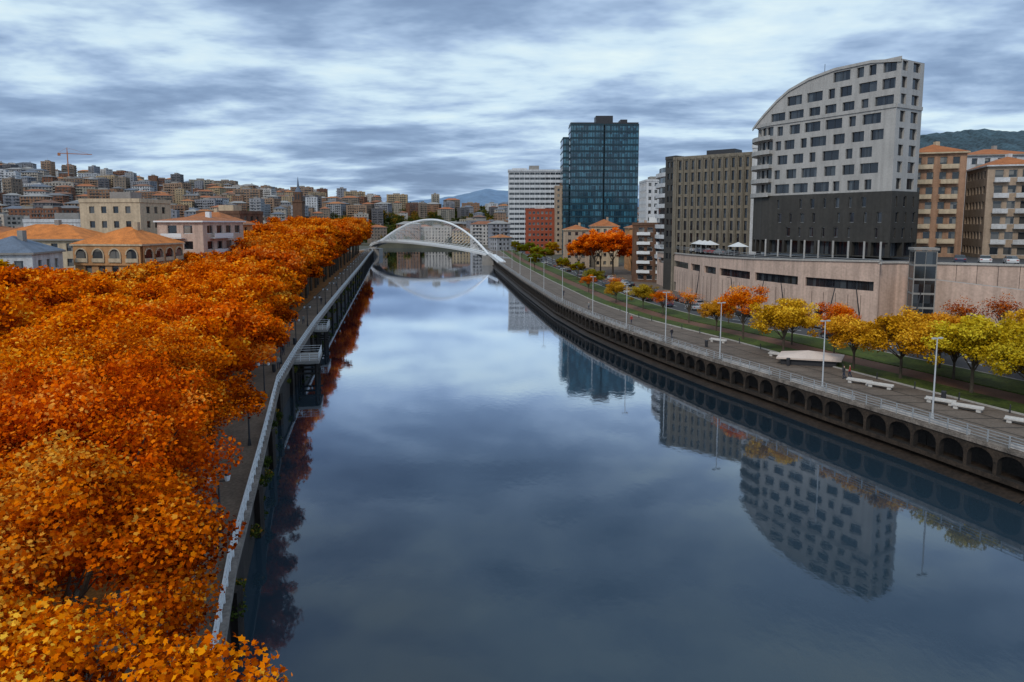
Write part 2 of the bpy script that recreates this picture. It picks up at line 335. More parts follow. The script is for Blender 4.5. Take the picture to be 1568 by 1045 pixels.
def tree_mesh(name,H,R,zc,rz,nclump,nleaf,size,kind,seed,lmat,cr=(.9,1.6),shell=.5,trunk=.28,limbs=9):
    r=np.random.default_rng(seed)
    d=r.normal(0,1,(nclump,3)); d/=np.linalg.norm(d,axis=1)[:,None]
    d[:,2]=np.where(d[:,2]<-.5,-d[:,2],d[:,2])
    rr=(shell+(1-shell)*r.random(nclump))*(1+.16*np.sin(3*np.arctan2(d[:,1],d[:,0])+seed)+.12*np.sin(5*d[:,2]+seed*2))
    c=d*rr[:,None]*np.array([R,R,rz])+np.array([0,0,zc])
    crad=r.uniform(cr[0],cr[1],nclump)
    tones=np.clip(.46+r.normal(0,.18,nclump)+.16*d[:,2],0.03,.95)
    V,k,tone=leaves(nleaf,c,crad,size,kind,r,tones)
    tb=MB(); tb.tube((0,0,-.1),(0,0,zc*.62),trunk,trunk*.7,8,0,False)
    for i in range(limbs):
        j=int(r.integers(0,nclump)); e=Vector(c[j]); s0=Vector((0,0,zc*(.4+.22*(i/limbs)))); mid=s0.lerp(e,.5)+Vector((0,0,.5))
        tb.tube(s0,mid,trunk*.45,trunk*.28,6,0,False); tb.tube(mid,e,trunk*.28,trunk*.08,5,0,False)
        for q_ in range(3):
            j2=int(r.integers(0,nclump)); e2=Vector(c[j2])
            if (e2-mid).length<R*1.1: tb.tube(mid,e2,trunk*.16,trunk*.04,4,0,False)
    nb=len(tb.v); nq=len(tb.f)
    vs=np.concatenate([np.array(tb.v),V]); nl=len(V)//k
    loops=np.concatenate([np.array([i for f in tb.f for i in f]),nb+np.arange(len(V))])
    starts=np.concatenate([np.cumsum([0]+[len(f) for f in tb.f[:-1]]),sum(len(f) for f in tb.f)+k*np.arange(nl)])
    me=bpy.data.meshes.new(name); me.vertices.add(len(vs)); me.vertices.foreach_set('co',vs.ravel().astype('f'))
    me.loops.add(len(loops)); me.loops.foreach_set('vertex_index',loops.astype('i'))
    me.polygons.add(len(starts)); me.polygons.foreach_set('loop_start',starts.astype('i'))
    me.materials.append(mBark); me.materials.append(lmat)
    me.update(calc_edges=True)
    me.polygons.foreach_set('material_index',np.concatenate([np.zeros(nq),np.ones(nl)]).astype('i'))
    a=me.attributes.new('tone','FLOAT','POINT'); a.data.foreach_set('value',np.concatenate([np.zeros(nb),tone]).astype('f'))
    me.validate(); return me
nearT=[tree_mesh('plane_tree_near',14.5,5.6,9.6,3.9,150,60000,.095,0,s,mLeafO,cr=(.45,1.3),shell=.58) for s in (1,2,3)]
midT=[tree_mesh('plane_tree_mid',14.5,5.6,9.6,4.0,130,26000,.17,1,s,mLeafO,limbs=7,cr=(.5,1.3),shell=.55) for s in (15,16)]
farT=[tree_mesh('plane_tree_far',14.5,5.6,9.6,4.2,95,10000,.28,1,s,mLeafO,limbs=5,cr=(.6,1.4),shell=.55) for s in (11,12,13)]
cols=[(1,1,1,1),(.95,.82,1,1),(1,1.08,1.1,1),(.80,.68,.9,1),(.98,.95,1,1),(.92,.66,1,1)]
y=3.
while y<440:
    base=float(np.interp(y,[0,28,40,55,80,105,200],[4.9,4.9,4.9,4.6,4.4,6.0,8.0]))
    nr=5 if y<100 else (4 if y<118 else 3)
    for k in range(nr):
        off=base+k*7.9+random.uniform(-.5,.6); yy=y+random.uniform(-1.0,1.0)+(k%2)*3.6
        s=float(np.interp(yy,[0,60,120,170,220,400],[.97,1.0,1.02,1.2,1.40,1.45]))*random.uniform(.93,1.06)
        if k>=2 and yy<165: s*=float(np.interp(yy,[20,55,75,90,165],[1.0,1.12,1.03,.86,.86]))
        if k==1 and 60<yy<150: s*=.94
        c=random.choice(cols)
        if k>=3 and yy>35 and random.random()<.6: c=(.62,1.15,1.5,1)
        X=Lx(yy)-off
        if abs(X)>.78*yy+14: continue
        dist=math.hypot(X,yy)
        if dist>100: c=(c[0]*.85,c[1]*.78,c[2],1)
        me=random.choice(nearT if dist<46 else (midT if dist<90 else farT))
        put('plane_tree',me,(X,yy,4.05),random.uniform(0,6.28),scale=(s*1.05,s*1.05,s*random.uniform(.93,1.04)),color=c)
    y+=float(np.interp(y,[0,150,400],[7.6,9.2,11]))
# right bank trees
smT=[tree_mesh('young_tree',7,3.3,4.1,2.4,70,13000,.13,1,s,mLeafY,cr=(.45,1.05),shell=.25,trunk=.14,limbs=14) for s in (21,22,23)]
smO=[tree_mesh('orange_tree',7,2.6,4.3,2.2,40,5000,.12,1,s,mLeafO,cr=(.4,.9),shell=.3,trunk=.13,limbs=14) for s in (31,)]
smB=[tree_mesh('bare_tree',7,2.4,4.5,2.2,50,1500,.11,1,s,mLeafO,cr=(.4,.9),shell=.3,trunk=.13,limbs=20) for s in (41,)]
for x,y_,s,ml,c in [(51.5,75,1.42,0,(.85,1.0,1,1)),(47.5,82,1.38,0,(1,.86,1,1)),(44.5,87.5,1.15,0,(1,.80,1,1)),(59,72,1.45,0,(.85,1.0,1,1)),(62,79,1.3,0,(.85,.95,1,1)),(67,84,1.2,0,(1,.8,1,1)),(56,88,1.15,0,(1,.75,1,1)),(39.5,98,1.3,0,(1,.95,1,1)),(38,111,1.4,1,(.9,.85,1,1)),(44.5,93,1.0,2,(.8,.7,1,1)),
    (66,99,1.25,2,(.5,.35,1,1)),(73.5,101,1.3,2,(.5,.35,1,1)),(50,104,1.1,1,(.9,.7,1,1)),(34,130,1.0,2,(1,1,1,1)),(29,150,.9,0,(.6,.65,1,1)),(26,173,.9,2,(1,1,1,1)),(41,128,.8,1,(.8,.6,1,1)),(24,200,.9,0,(.4,.55,1,1)),(57,118,.8,2,(1,1,1,1)),(72,92,1.2,0,(1,.9,1,1)),(63,66,1.4,0,(.8,1,1,1)),(54,82,1.15,0,(.95,.85,1,1)),(53,68,1.2,0,(.75,.9,1,1)),(79,96,1.1,0,(1,.75,1,1)),(44,106,1.0,0,(1,.8,1,1)),(36,119,.9,0,(.9,.7,1,1)),(59,95,1.1,0,(1,.7,1,1)),(31,139,.85,1,(.9,.8,1,1)),(25,163,.8,0,(.8,.7,1,1)),(21,186,.8,1,(.8,.7,1,1))]:
    put('young_plane_tree' if ml==0 else 'ornamental_pear_tree',[random.choice(smT),smO[0],smB[0]][ml],(x,y_,4.05),random.uniform(0,6),scale=(s*1.05,s*1.05,s*.95),color=c)
for x,y_,s,c in [(30,248,1.2,(1,.78,1,1)),(37,250,1.25,(1,.72,1,1)),(43.5,248,.95,(.9,.6,1,1)),(25,256,.9,(1,.95,1,1)),(34,262,1.1,(1,.8,1,1)),(15,300,.6,(.25,.8,1.5,1)),(9,270,.5,(.2,.7,1.5,1)),(12,330,.6,(.3,.9,1.5,1)),(5,350,.6,(.2,.7,1.5,1)),(20,340,.7,(.5,.9,1.5,1)),(48,262,.8,(.8,.6,1,1)),(10,380,.6,(.2,.7,1.5,1)),(2,410,.6,(.25,.7,1.5,1)),(18,240,.5,(.3,.8,1.5,1)),(22,228,.45,(.3,.8,1.5,1))]:
    put('riverside_tree',random.choice(farT),(x,y_,4.05),random.uniform(0,6),scale=s,color=c)
def woodland(name,pts,lmat,per=220,rad=5.5,seed=1,size=.9):
    r=np.random.default_rng(seed); c=[];cr_=[];tn=[]
    for (x,y_,z) in pts:
        t0=r.uniform(.1,.9)
        for k in range(6):
            c.append((x+r.normal(0,rad*.4),y_+r.normal(0,rad*.4),z+rad*.7+r.normal(0,rad*.3))); cr_.append(rad*r.uniform(.4,.7)); tn.append(t0)
    V,k,tone=leaves(per*len(pts),np.array(c),np.array(cr_),size,1,r,np.array(tn))
    nl=len(V)//k; me=bpy.data.meshes.new(name); me.vertices.add(len(V)); me.vertices.foreach_set('co',V.ravel().astype('f'))
    me.loops.add(len(V)); me.loops.foreach_set('vertex_index',np.arange(len(V)).astype('i'))
    me.polygons.add(nl); me.polygons.foreach_set('loop_start',(k*np.arange(nl)).astype('i')); me.materials.append(lmat); me.update(calc_edges=True)
    a=me.attributes.new('tone','FLOAT','POINT'); a.data.foreach_set('value',tone.astype('f')); return put(name,me)
wp_=[(x,y_,max(4,terr(x,y_))) for x,y_ in [(random.uniform(-210,-20),random.uniform(655,900)) for _ in range(480)]]
wp_+=[(x,y_,max(4,terr(x,y_))) for x,y_ in [(random.uniform(-900,100),random.uniform(420,1050)) for _ in range(450)] if x<-200 or y_>700]
woodland('hillside_woodland',wp_,mLeafG)
iv=[];r=np.random.default_rng(9)
for y_ in np.arange(20,300,1.1):
    if r.random()<.45: iv.append((Lx(y_)+.15,y_,r.uniform(.8,3.4)))
V,k,tone=leaves(12000,np.array(iv),r.uniform(.25,.7,len(iv)),.13,1,r,r.uniform(.2,.8,len(iv)))
me=bpy.data.meshes.new('ivy'); me.from_pydata(V.tolist(),[],[tuple(range(i*k,i*k+k)) for i in range(len(V)//k)]); me.materials.append(mLeafG)
a=me.attributes.new('tone','FLOAT','POINT'); a.data.foreach_set('value',tone.astype('f')); put('quay_ivy',me)
# ------------------------------------------------------------------ city prototypes
def proto(w,d,fl,fh,roof,balc,sp=3.,ww=1.25,wh=1.6):
    b=MB(); P=[(-w/2,-d/2),(w/2,-d/2),(w/2,d/2),(-w/2,d/2)]; H=fl*fh
    b.prism(P,-12,-.01,0); b.rows(P,0,fl,fh,sp,ww,wh,mi=0,gi=1,frame=3,jit=.1)
    if roof=='hip':
        o=.6;Q=[(-w/2-o,-d/2-o),(w/2+o,-d/2-o),(w/2+o,d/2+o),(-w/2-o,d/2+o)]; b.prism(Q,H,H+.25,3,3,True)
        rh=min(w,d)*.2; z=H+.25
        if w>=d: R=[(-w/2+d/2,0),(w/2-d/2,0)]
        else: R=[(0,-d/2+w/2),(0,d/2-w/2)]
        A,B=(R[0][0],R[0][1],z+rh),(R[1][0],R[1][1],z+rh); q=[(x,y,z+.004) for x,y in Q]
        if w>=d: b.face([q[0],q[1],B,A],2);b.face([q[1],q[2],B],2);b.face([q[2],q[3],A,B],2);b.face([q[3],q[0],A],2)
        else: b.face([q[0],q[1],A],2);b.face([q[1],q[2],B,A],2);b.face([q[2],q[3],B],2);b.face([q[3],q[0],A,B],2)
        b.box(w*.2,w*.2+.9,-.4,.5,H,H+rh+1.1,3); b.box(-w*.25,-w*.25+2,-d*.3,-d*.12,H,H+1.6,0)
    else:
        b.face([(x,y,H) for x,y in P],2)
        for i in range(4):
            a,c=P[i],P[(i+1)%4]; b.beam((a[0],a[1],H+.45),(c[0],c[1],H+.45),.3,.9,0)
        b.box(-w*.2,w*.12,-d*.2,d*.18,H,H+2.8,3); b.box(w*.22,w*.36,-d*.3,-d*.1,H,H+1.8,0)
        b.beam((0,0,H+2.8),(0,0,H+6),.1,.1,3)
    if balc:
        for f in range(1,fl):
            for side in (-1,1):
                y0=side*d/2
                for xc in (-w*.28,w*.28):
                    ya,yb=sorted((y0,y0+side*1.1)); b.box(xc-w*.16,xc+w*.16,ya,yb,f*fh-.12,f*fh+.02,3)
                    b.beam((xc-w*.16,y0+side*1.08,f*fh+.5),(xc+w*.16,y0+side*1.08,f*fh+.5),.05,.85,0)
    return b.mesh('apartment_building',[mCity,mGlass,mRoofC,mConc])
pr=[proto(16,12,5,3,'hip',False),proto(22,13,6,3,'hip',True),proto(14,14,7,3,'flat',True),proto(26,12,5,3,'flat',False),proto(12,12,9,3,'flat',True),proto(20,12,4,3,'hip',False),proto(30,13,7,3,'flat',True,3.3,1.8),proto(15,11,6,3.1,'hip',True),proto(18,18,11,3,'flat',True),proto(12,10,3,3,'hip',False)]
y=178.
while y<1010:
    x=-820.
    while x<420:
        xx=x+random.uniform(-4,4);yy=y+random.uniform(-5,5); x+=random.uniform(18,28)*(1 if y<600 else 1.1)
        u=xx/yy
        if u<-.80 or u>.85: continue
        T=max(4,terr(xx,yy))
        if yy<660 and xx>Lx(min(yy,575))-44: continue
        if yy>=640 and -200<xx<-25 and yy<850 and random.random()<.8: continue
        if xx>-45 and yy<700: continue
        if xx>-200 and yy>930: continue
        if yy<330: c=[0,1,3,5,7,9,5,0,2]
        elif yy<650: c=[0,1,2,3,5,6,7,1,5]
        else: c=[1,2,3,4,6,7,0,0,6,1,5]
        if xx>-60: c=[0,1,3,5,7]
        me=pr[random.choice(c)]
        if yy<250 and xx>-150 : me=pr[random.choice([0,5,9,3])]
        put('apartment_building',me,(xx,yy,T-.5),random.choice([.25,.25+math.pi/2,.1,-.3,.5])+random.uniform(-.08,.08),scale=random.uniform(.72,1.0))
    y+=float(np.interp(y,[180,500,1000],[22,26,34]))
# ------------------------------------------------------------------ named left buildings
def block(name,poly,z0,fl,fh,mats,sp=3.,ww=1.3,wh=1.6,roof='flat',rh=3,frame=3,sill=.9,top=True,z_base=None,jit=0,dep=.25):
    b=MB(); 
    if z_base is not None: b.prism(poly,z_base,z0-.002,0)
    b.rows(poly,z0,fl,fh,sp,ww,wh,sill,0,1,frame,dep,jit=jit); H=z0+fl*fh
    cx=sum(p[0] for p in poly)/len(poly);cy=sum(p[1] for p in poly)/len(poly)
    if roof=='hip' and len(poly)==4:
        Q=[(cx+(p[0]-cx)*1.08,cy+(p[1]-cy)*1.08) for p in poly]; b.prism(Q,H,H+.3,3,3,True); z=H+.304
        L1=math.dist(Q[0],Q[1]);L2=math.dist(Q[1],Q[2])
        def mid(a,c): return ((a[0]+c[0])/2,(a[1]+c[1])/2)
        if L1>=L2: m0,m1=mid(Q[3],Q[0]),mid(Q[1],Q[2]);f=L2/L1/2
        else: m0,m1=mid(Q[0],Q[1]),mid(Q[2],Q[3]);f=L1/L2/2
        A=(m0[0]+(m1[0]-m0[0])*f,m0[1]+(m1[1]-m0[1])*f,z+rh);B=(m1[0]+(m0[0]-m1[0])*f,m1[1]+(m0[1]-m1[1])*f,z+rh); q=[(a[0],a[1],z) for a in Q]
        if L1>=L2: b.face([q[0],q[1],B,A],2);b.face([q[1],q[2],B],2);b.face([q[2],q[3],A,B],2);b.face([q[3],q[0],A],2)
        else: b.face([q[0],q[1],A],2);b.face([q[1],q[2],B,A],2);b.face([q[2],q[3],B],2);b.face([q[3],q[0],A,B],2)
        b.box(cx+1,cx+1.9,cy-.5,cy+.5,H,H+rh+1.2,3)
    else:
        b.face([(p[0],p[1],H) for p in poly],2)
        for i in range(len(poly)):
            a,c=poly[i],poly[(i+1)%len(poly)]; b.beam((a[0],a[1],H+.45),(c[0],c[1],H+.45),.35,.9,0)
        if top:
            Q=[(cx+(p[0]-cx)*.35,cy+(p[1]-cy)*.35) for p in poly]; b.prism(Q,H,H+2.6,3,2)
    return b,(lambda: b.obj(name,mats))
def rect(x,y,w,d,rot=0):
    c,s=math.cos(rot),math.sin(rot); return [(x+a*c-b*s,y+a*s+b*c) for a,b in ((-w/2,-d/2),(w/2,-d/2),(w/2,d/2),(-w/2,d/2))]
def wm(name,c,**k): return M(name,c,var=.15,scale=.3,streak=.2,**k)
mVil=wm('villa_stucco',(.52,.27,.12)); mCream=wm('cream_stucco',(.54,.43,.30)); mPink=wm('pink_stucco',(.58,.42,.34)); mBr=M('brown_brick',(.15,.08,.05),var=.25,streak=.2); mRed=M('red_brick',(.30,.07,.035),var=.15)
mWh=wm('white_render',(.60,.60,.61)); mBeige=wm('beige_render',(.40,.30,.22)); mSlate=M('slate',(.13,.16,.21),var=.25)
R0=rect(-71.5,128,13,12,-.12)
b,fin=block('arcaded_villa',R0,4,5,3.0,[mVil,mGlass,mTileO,mCream],sp=2.6,wh=1.5,roof='hip',rh=3.0)
for (a,c) in ((R0[0],R0[1]),(R0[1],R0[2])):
    L=math.dist(a,c);ux,uy=(c[0]-a[0])/L,(c[1]-a[1])/L;nx,ny=uy,-ux
    b.face([(a[0]+nx*.3,a[1]+ny*.3,15.5),(c[0]+nx*.3,c[1]+ny*.3,15.5),(c[0]+nx*.3,c[1]+ny*.3,18.95),(a[0]+nx*.3,a[1]+ny*.3,18.95)],0)
    for k in range(4):
        s0=L*(k+.5)/4; pts_=[(s0-1.1,16.0),(s0+1.1,16.0)]+[(s0+1.1*math.cos(t_),17.4+1.1*math.sin(t_)) for t_ in np.linspace(0,math.pi,9)]
        b.face([(a[0]+ux*s+nx*.32,a[1]+uy*s+ny*.32,z) for s,z in pts_],1)
        for (s1,z1),(s2,z2) in zip(pts_[1:],pts_[2:]): b.beam((a[0]+ux*s1+nx*.4,a[1]+uy*s1+ny*.4,z1),(a[0]+ux*s2+nx*.4,a[1]+uy*s2+ny*.4,z2),.16,.2,3)
        b.beam((a[0]+ux*(s0-1.2)+nx*.45,a[1]+uy*(s0-1.2)+ny*.45,16.4),(a[0]+ux*(s0+1.2)+nx*.45,a[1]+uy*(s0+1.2)+ny*.45,16.4),.1,.7,3)
fin()
for nm,P,fl,fh,mats,kw in [
 ('cream_apartment_building',rect(-93,166,15,12,-.1),7,3.4,[mCream,mGlass,mTile,mConc],dict(sp=3,top=True)),
 ('pink_apartment_building',rect(-65.5,145,10,15,-.15),6,3.2,[mPink,mGlass,mTile,mWhite],dict(sp=3.4,ww=2.0,wh=1.7,roof='hip',rh=1.0)),
 ('tiled_roof_house',rect(-98,146,20,14,.05),5,3.1,[mCream,mGlass,mTileO,mConc],dict(roof='hip',rh=3)),
 ('tiled_roof_house',rect(-82,145,9,12,.05),5,3.0,[mPink,mGlass,mTile,mConc],dict(roof='hip',rh=2)),
 ('slate_roof_house',rect(-83,114,10,11,.2),4,3.5,[mWh,mGlass,mSlate,mConc],dict(roof='hip',rh=2.6)),
 ('white_apartment_building',rect(-122,190,18,12,.1),6,3.2,[mWh,mGlass,mSlate,mConc],dict(sp=3)),
 ('tiled_roof_house',rect(-78,178,16,12,-.2),6,3.1,[mVil,mGlass,mTile,mCream],dict(roof='hip',rh=3)),
 ('brick_apartment_building',rect(-84,205,14,12,-.2),7,3.1,[mBr,mGlass,mTile,mCream],dict(roof='flat')),
 ('white_apartment_building',rect(-125,165,12,12,.1),5,3.3,[mWh,mGlass,mTile,mConc],dict(roof='hip',rh=2)),
 ]:
    b,fin=block(nm,P,4,fl,fh,mats,**kw)
    if 'pink' in nm:
        for side in (0,1):
            a,c=P[side],P[side+1];L=math.dist(a,c);ux,uy=(c[0]-a[0])/L,(c[1]-a[1])/L;nx,ny=uy,-ux
            for f in range(1,6):
                z=4+f*3.2
                b.beam((a[0]+ux*L*.15+nx*.6,a[1]+uy*L*.15+ny*.6,z),(a[0]+ux*L*.6+nx*.6,a[1]+uy*L*.6+ny*.6,z),1.2,.14,3); b.beam((a[0]+ux*L*.15+nx*1.15,a[1]+uy*L*.15+ny*1.15,z+.55),(a[0]+ux*L*.6+nx*1.15,a[1]+uy*L*.6+ny*1.15,z+.55),.06,.8,3)
    fin()
ch=MB(); ch.box(-4,4,-4,4,0,24,0); ch.box(-4.5,4.5,-4.5,4.5,24,25,0); ch.box(-3,3,-3,3,25,33,0)
for s in (-1,1):
    for xx in (-1.8,0.6): ch.box(xx,xx+1.2,s*3.05-.06,s*3.05+.06,26.5,31,1)
for i in range(8):
    a0,a1=math.pi*i/4,math.pi*(i+1)/4; ch.face([(3.2*math.cos(a0),3.2*math.sin(a0),33),(3.2*math.cos(a1),3.2*math.sin(a1),33),(1.2*math.cos(a1),1.2*math.sin(a1),37),(1.2*math.cos(a0),1.2*math.sin(a0),37)],2)
ch.tube((0,0,37),(0,0,46),1.1,.1,8,2); ch.box(-10,10,4,34,-12,12,0); ch.box(-3.99,3.99,-3.99,3.99,-14,0,0)
ch.obj('church_tower',[mBr,mDark,mSlate],(-186,600,max(4,terr(-186,600))+13))
cn=MB(); cn.beam((0,0,0),(0,0,44),1.2,1.2); cn.beam((-10,0,42),(26,0,42),.8,.8); cn.beam((0,0,44),(0,0,49),.8,.8); cn.beam((0,0,49),(22,0,42.5),.2,.2); cn.beam((0,0,49),(-9,0,42.5),.2,.2); cn.box(-10,-7,-1,1,39,42)
cn.obj('construction_crane',[M('crane_paint',(.5,.2,.1))],(-545,850,terr(-545,850)),.5)
# ------------------------------------------------------------------ hotel
A0=Vector((73.2,133));E1=Vector((-.506,.863));E2=Vector((.863,.506)); WD=8.6
def HP(t_,w): v=A0+E1*t_+E2*w; return (v.x,v.y)
mHot=M('hotel_panel',(.41,.39,.37),rough=.55,var=.12,scale=.25,fine=14,streak=.14); mHotD=M('hotel_dark_panel',(.055,.05,.044),rough=.5,var=.18,scale=.2,streak=.2)
h=MB(); fh=3.2
prow=[(28+8*math.cos(a_),6.5-6.5*math.sin(a_)) for a_ in np.linspace(-math.pi/2,math.pi/2,13)]
foot=[(28,0),(0,0),(0,WD),(28,13)]+prow[1:-1]
FW=[HP(*p_) for p_ in foot]
def off_poly(k): return [HP(p_[0]+(k if p_[0]>20 and p_[1]not in(0,) else (-k if p_[0]==0 else 0)),p_[1]+(-k if p_[1]<5 else k)) for p_ in foot]
rr=random.Random(3)
def pat(L,dens,wmin,wmax,zz,h0=.65,h1=2.65):
    ops=[];c=rr.uniform(.6,2.0)
    while c<L-1:
        w=rr.choice([wmin,(wmin+wmax)/2,wmax]); 
        if c+w>L-.7: break
        ops.append((c,c+w,zz+h0,zz+h1)); c+=w+rr.uniform(*dens)
    return ops
rw=[(1.3,3.0),(4.9,7.3)]
for f in range(5):
    z=29+f*fh
    h.fac(FW[0],FW[1],z,z+fh,pat(28,(.8,1.8),1.5,3.8,z),0,1,.45,3)
    h.fac(FW[1],FW[2],z,z+fh,[(a_,b_,z+.6,z+2.7) for a_,b_ in rw],0,1,.45,3)
    h.fac(FW[2],FW[3],z,z+fh,pat(28,(1.5,2.5),1.5,3,z),0,1,.35,3)
    seg=FW[3:]+[FW[0]]
    for i in range(len(seg)-1):
        h.fac(seg[i],seg[i+1],z,z+fh,[(0.02,math.dist(seg[i],seg[i+1])-.02,z+.9,z+2.9)] ,0,1,.5,3)
    outer=[HP(28+9.3*math.cos(a_),6.5-7.6*math.sin(a_)) for a_ in np.linspace(-math.pi*.35,math.pi/2,15)]
    for p_,q_ in zip(outer[:-1],outer[1:]): 
        h.beam((p_[0],p_[1],z+.45),(q_[0],q_[1],z+.45),.12,.95,0)
    inner=[HP(28+7.9*math.cos(a_),6.5-6.4*math.sin(a_)) for a_ in np.linspace(-math.pi*.35,math.pi/2,15)]
    for i in range(14): 
        h.face([(*inner[i],z+.05),(*inner[i+1],z+.05),(*outer[i+1],z+.05),(*outer[i],z+.05)],0); h.face([(*inner[i],z-.1),(*inner[i+1],z-.1),(*outer[i+1],z-.1),(*outer[i],z-.1)],0)
h.face([(*p_,45) for p_ in FW],0)
for i in range(len(FW)):
    a,c=FW[i],FW[(i+1)%len(FW)]; h.beam((a[0],a[1],45.35),(c[0],c[1],45.35),.4,.7,0)
FD=off_poly(.35)
for i in range(len(FD)):
    a,c=FD[i],FD[(i+1)%len(FD)];L=math.dist(a,c)
    for f in range(3):
        z=19.6+f*3.05; k=int(L/2.9); ops=[]
        for j in range(k):
            cc=(L-k*2.9)/2+2.9*(j+.5)+(f%2)*.5-.25; wv=[.6,1.0][(j*7+f*3)%2]
            if L>20 and (j*5+f)%7==0: continue
            ops.append((cc-wv/2,cc+wv/2,z+.5,z+2.5))
        h.fac(a,c,z,z+3.05,ops,2,1,.3,4)
    h.fac(a,c,28.75,29.2,(),2)
    k=max(1,int(L/4)); h.fac(a,c,16.3,19.6,[(L*j/k+.3,L*(j+1)/k-.3,16.5,19.2) for j in range(k)],2,1,1.0,None)
h.face([(*p_,29.2) for p_ in FD],2)
for j in range(9):
    x_,y__=HP(1+j*3.4,-.9); h.tube((x_,y__,15.5),(x_,y__,19.4),.2,.2,8,0)
ts=[0,6,14,20,25,28,31,33,34.5];zs=[54.0,54.9,54.9,54.0,52.4,50.6,48.3,46.6,45.0]
arc=lambda t_: float(np.interp(t_,ts,zs))
IN=.9
for f in range(4):
    z=45.0+f*fh
    if f<3:
        te=max([q_ for q_ in np.arange(0,34.6,.25) if arc(q_)>=z+fh or (q_<1 and arc(q_)>z+fh-.7)] or [0])
        te=max(te,1)
        a=HP(te,IN);c=HP(0,IN); ops=pat(te,(.8,1.7),1.5,3.8,z)
        h.fac(a,c,z,z+fh,ops,0,1,.45,3)
    else: te=0; z=54.6
    for q_ in np.arange(te,34.5,.5):
        za,zb=min(z+fh,arc(q_)),min(z+fh,arc(q_+.5))
        if za<=z and zb<=z: continue
        za,zb=max(z,za),max(z,zb); a=HP(q_,IN);c=HP(q_+.5,IN)
        h.face([(*c,z),(*a,z),(*a,za),(*c,zb)],0)
        a=HP(q_,WD-.2);c=HP(q_+.5,WD-.2); h.face([(*c,z),(*a,z),(*a,za),(*c,zb)],0)
for f in range(3):
    z=45+f*fh; a,c=HP(0,IN),HP(0,WD); h.fac(a,c,z,z+fh if f<2 else 54.0,[(a_-IN,b_-IN,z+.6,z+2.4 if f==2 else z+2.7) for a_,b_ in rw],0,1,.45,3)
for q_ in np.arange(0,34.5,.5):
    a,c=q_,q_+.5; h.face([(*HP(a,IN-.25),arc(a)+.05),(*HP(c,IN-.25),arc(c)+.05),(*HP(c,WD+.2),arc(c)+.05),(*HP(a,WD+.2),arc(a)+.05)],0)
    h.face([(*HP(a,IN-.25),arc(a)+.05),(*HP(c,IN-.25),arc(c)+.05),(*HP(c,IN-.25),arc(c)-.5),(*HP(a,IN-.25),arc(a)-.5)],0)
    h.face([(*HP(a,IN-.25),arc(a)-.5),(*HP(c,IN-.25),arc(c)-.5),(*HP(c,IN),arc(c)-.5),(*HP(a,IN),arc(a)-.5)],0)
x_,y__=HP(20,6); h.box(x_-1,x_+1,y__-1,y__+1,54,55.4,0); h.beam((x_,y__,55),(x_,y__,57.5),.08,.08,3)
h.obj('curved_roof_hotel',[mHot,mGlassH,mHotD,mDark,mGrey])
# podium -----------------------------------------------------------------------
pod=[(45.5,214),(45.6,196),(46.3,178),(48.3,160),(51.5,146),(56.5,133),(65,120.5)]
ptop=[14.0,14.5,14.8,15.1,15.4,15.8,16.2]
back=[(66,122.5),(69.5,123),(88,113),(112,96),(170,70),(420,40)]
pb=MB(); mPod=M('podium_stone',(.58,.42,.34),var=.18,scale=.2,fine=12,streak=.22)
for i in range(len(pod)-1):
    a,c=pod[i],pod[i+1];L=math.dist(a,c);za,zb=ptop[i],ptop[i+1]; zt=min(za,zb)
    pb.fac(a,c,3.9,9.9,[(L*.2,L*.32,4.2,6.6)] if i%2 else (),0,1,.4,None)
    pb.fac(a,c,9.9,zt-.4,[(L*.06,L*.94,10.9,12.6)] if i!=2 else [(L*.06,L*.4,10.9,12.6),(L*.55,L*.94,10.9,12.6)],0,1,.5,3)
    pb.face([(a[0],a[1],zt-.4),(c[0],c[1],zt-.4),(c[0],c[1],zb),(a[0],a[1],za)],0)
    pb.beam((a[0],a[1],za+.1),(c[0],c[1],zb+.1),.5,.3,2)
    for j in range(1,int(L/2.4)):
        f=j*2.4/L; x_=a[0]+(c[0]-a[0])*f;y__=a[1]+(c[1]-a[1])*f; pb.beam((x_-.02,y__-.02,4),(x_-.02,y__-.02,10),.05,.05,3)
fr=[pod[-1]]+back
for a,c in zip(fr[:-1],fr[1:]):
    L=math.dist(a,c); pb.fac(a,c,3.9,15.9,(),0); pb.beam((a[0],a[1],16.0),(c[0],c[1],16.0),.5,.35,2)
    for j in range(1,int(L/3)):
        f=j*3/L; x_=a[0]+(c[0]-a[0])*f;y__=a[1]+(c[1]-a[1])*f; pb.beam((x_,y__-.02,4),(x_,y__-.02,15.8),.05,.05,3)
ra,rb_=(70,119.5),(112,92.5)
pb.face([(ra[0],ra[1],3.9),(rb_[0],rb_[1],3.9),(rb_[0],rb_[1],9),(ra[0],ra[1],13.6)],0); pb.face([(ra[0],ra[1],13.6),(rb_[0],rb_[1],9),(113,95,9),(71,122,13.6)],2)
pb.face([(ra[0],ra[1],3.9),(71,122,3.9),(71,122,13.6),(ra[0],ra[1],13.6)],0)
top=[(p_[0],p_[1],z-.02) for p_,z in zip(pod,ptop)]
ctr=(90,170,15.6)
allp=top+[(p_[0],p_[1],15.9) for p_ in back]+[(420,420,15.6),(62,420,10),(60,230,14)]
for i in range(len(allp)): pb.face([allp[i],allp[(i+1)%len(allp)],ctr],4)
pb.obj('podium_retaining_wall',[mPod,mGlassH,mCap,mDark,mAsph])
railing('terrace_railing',[(p_[0]+.3,p_[1]) for p_ in pod],15.6,1.,mGrey)
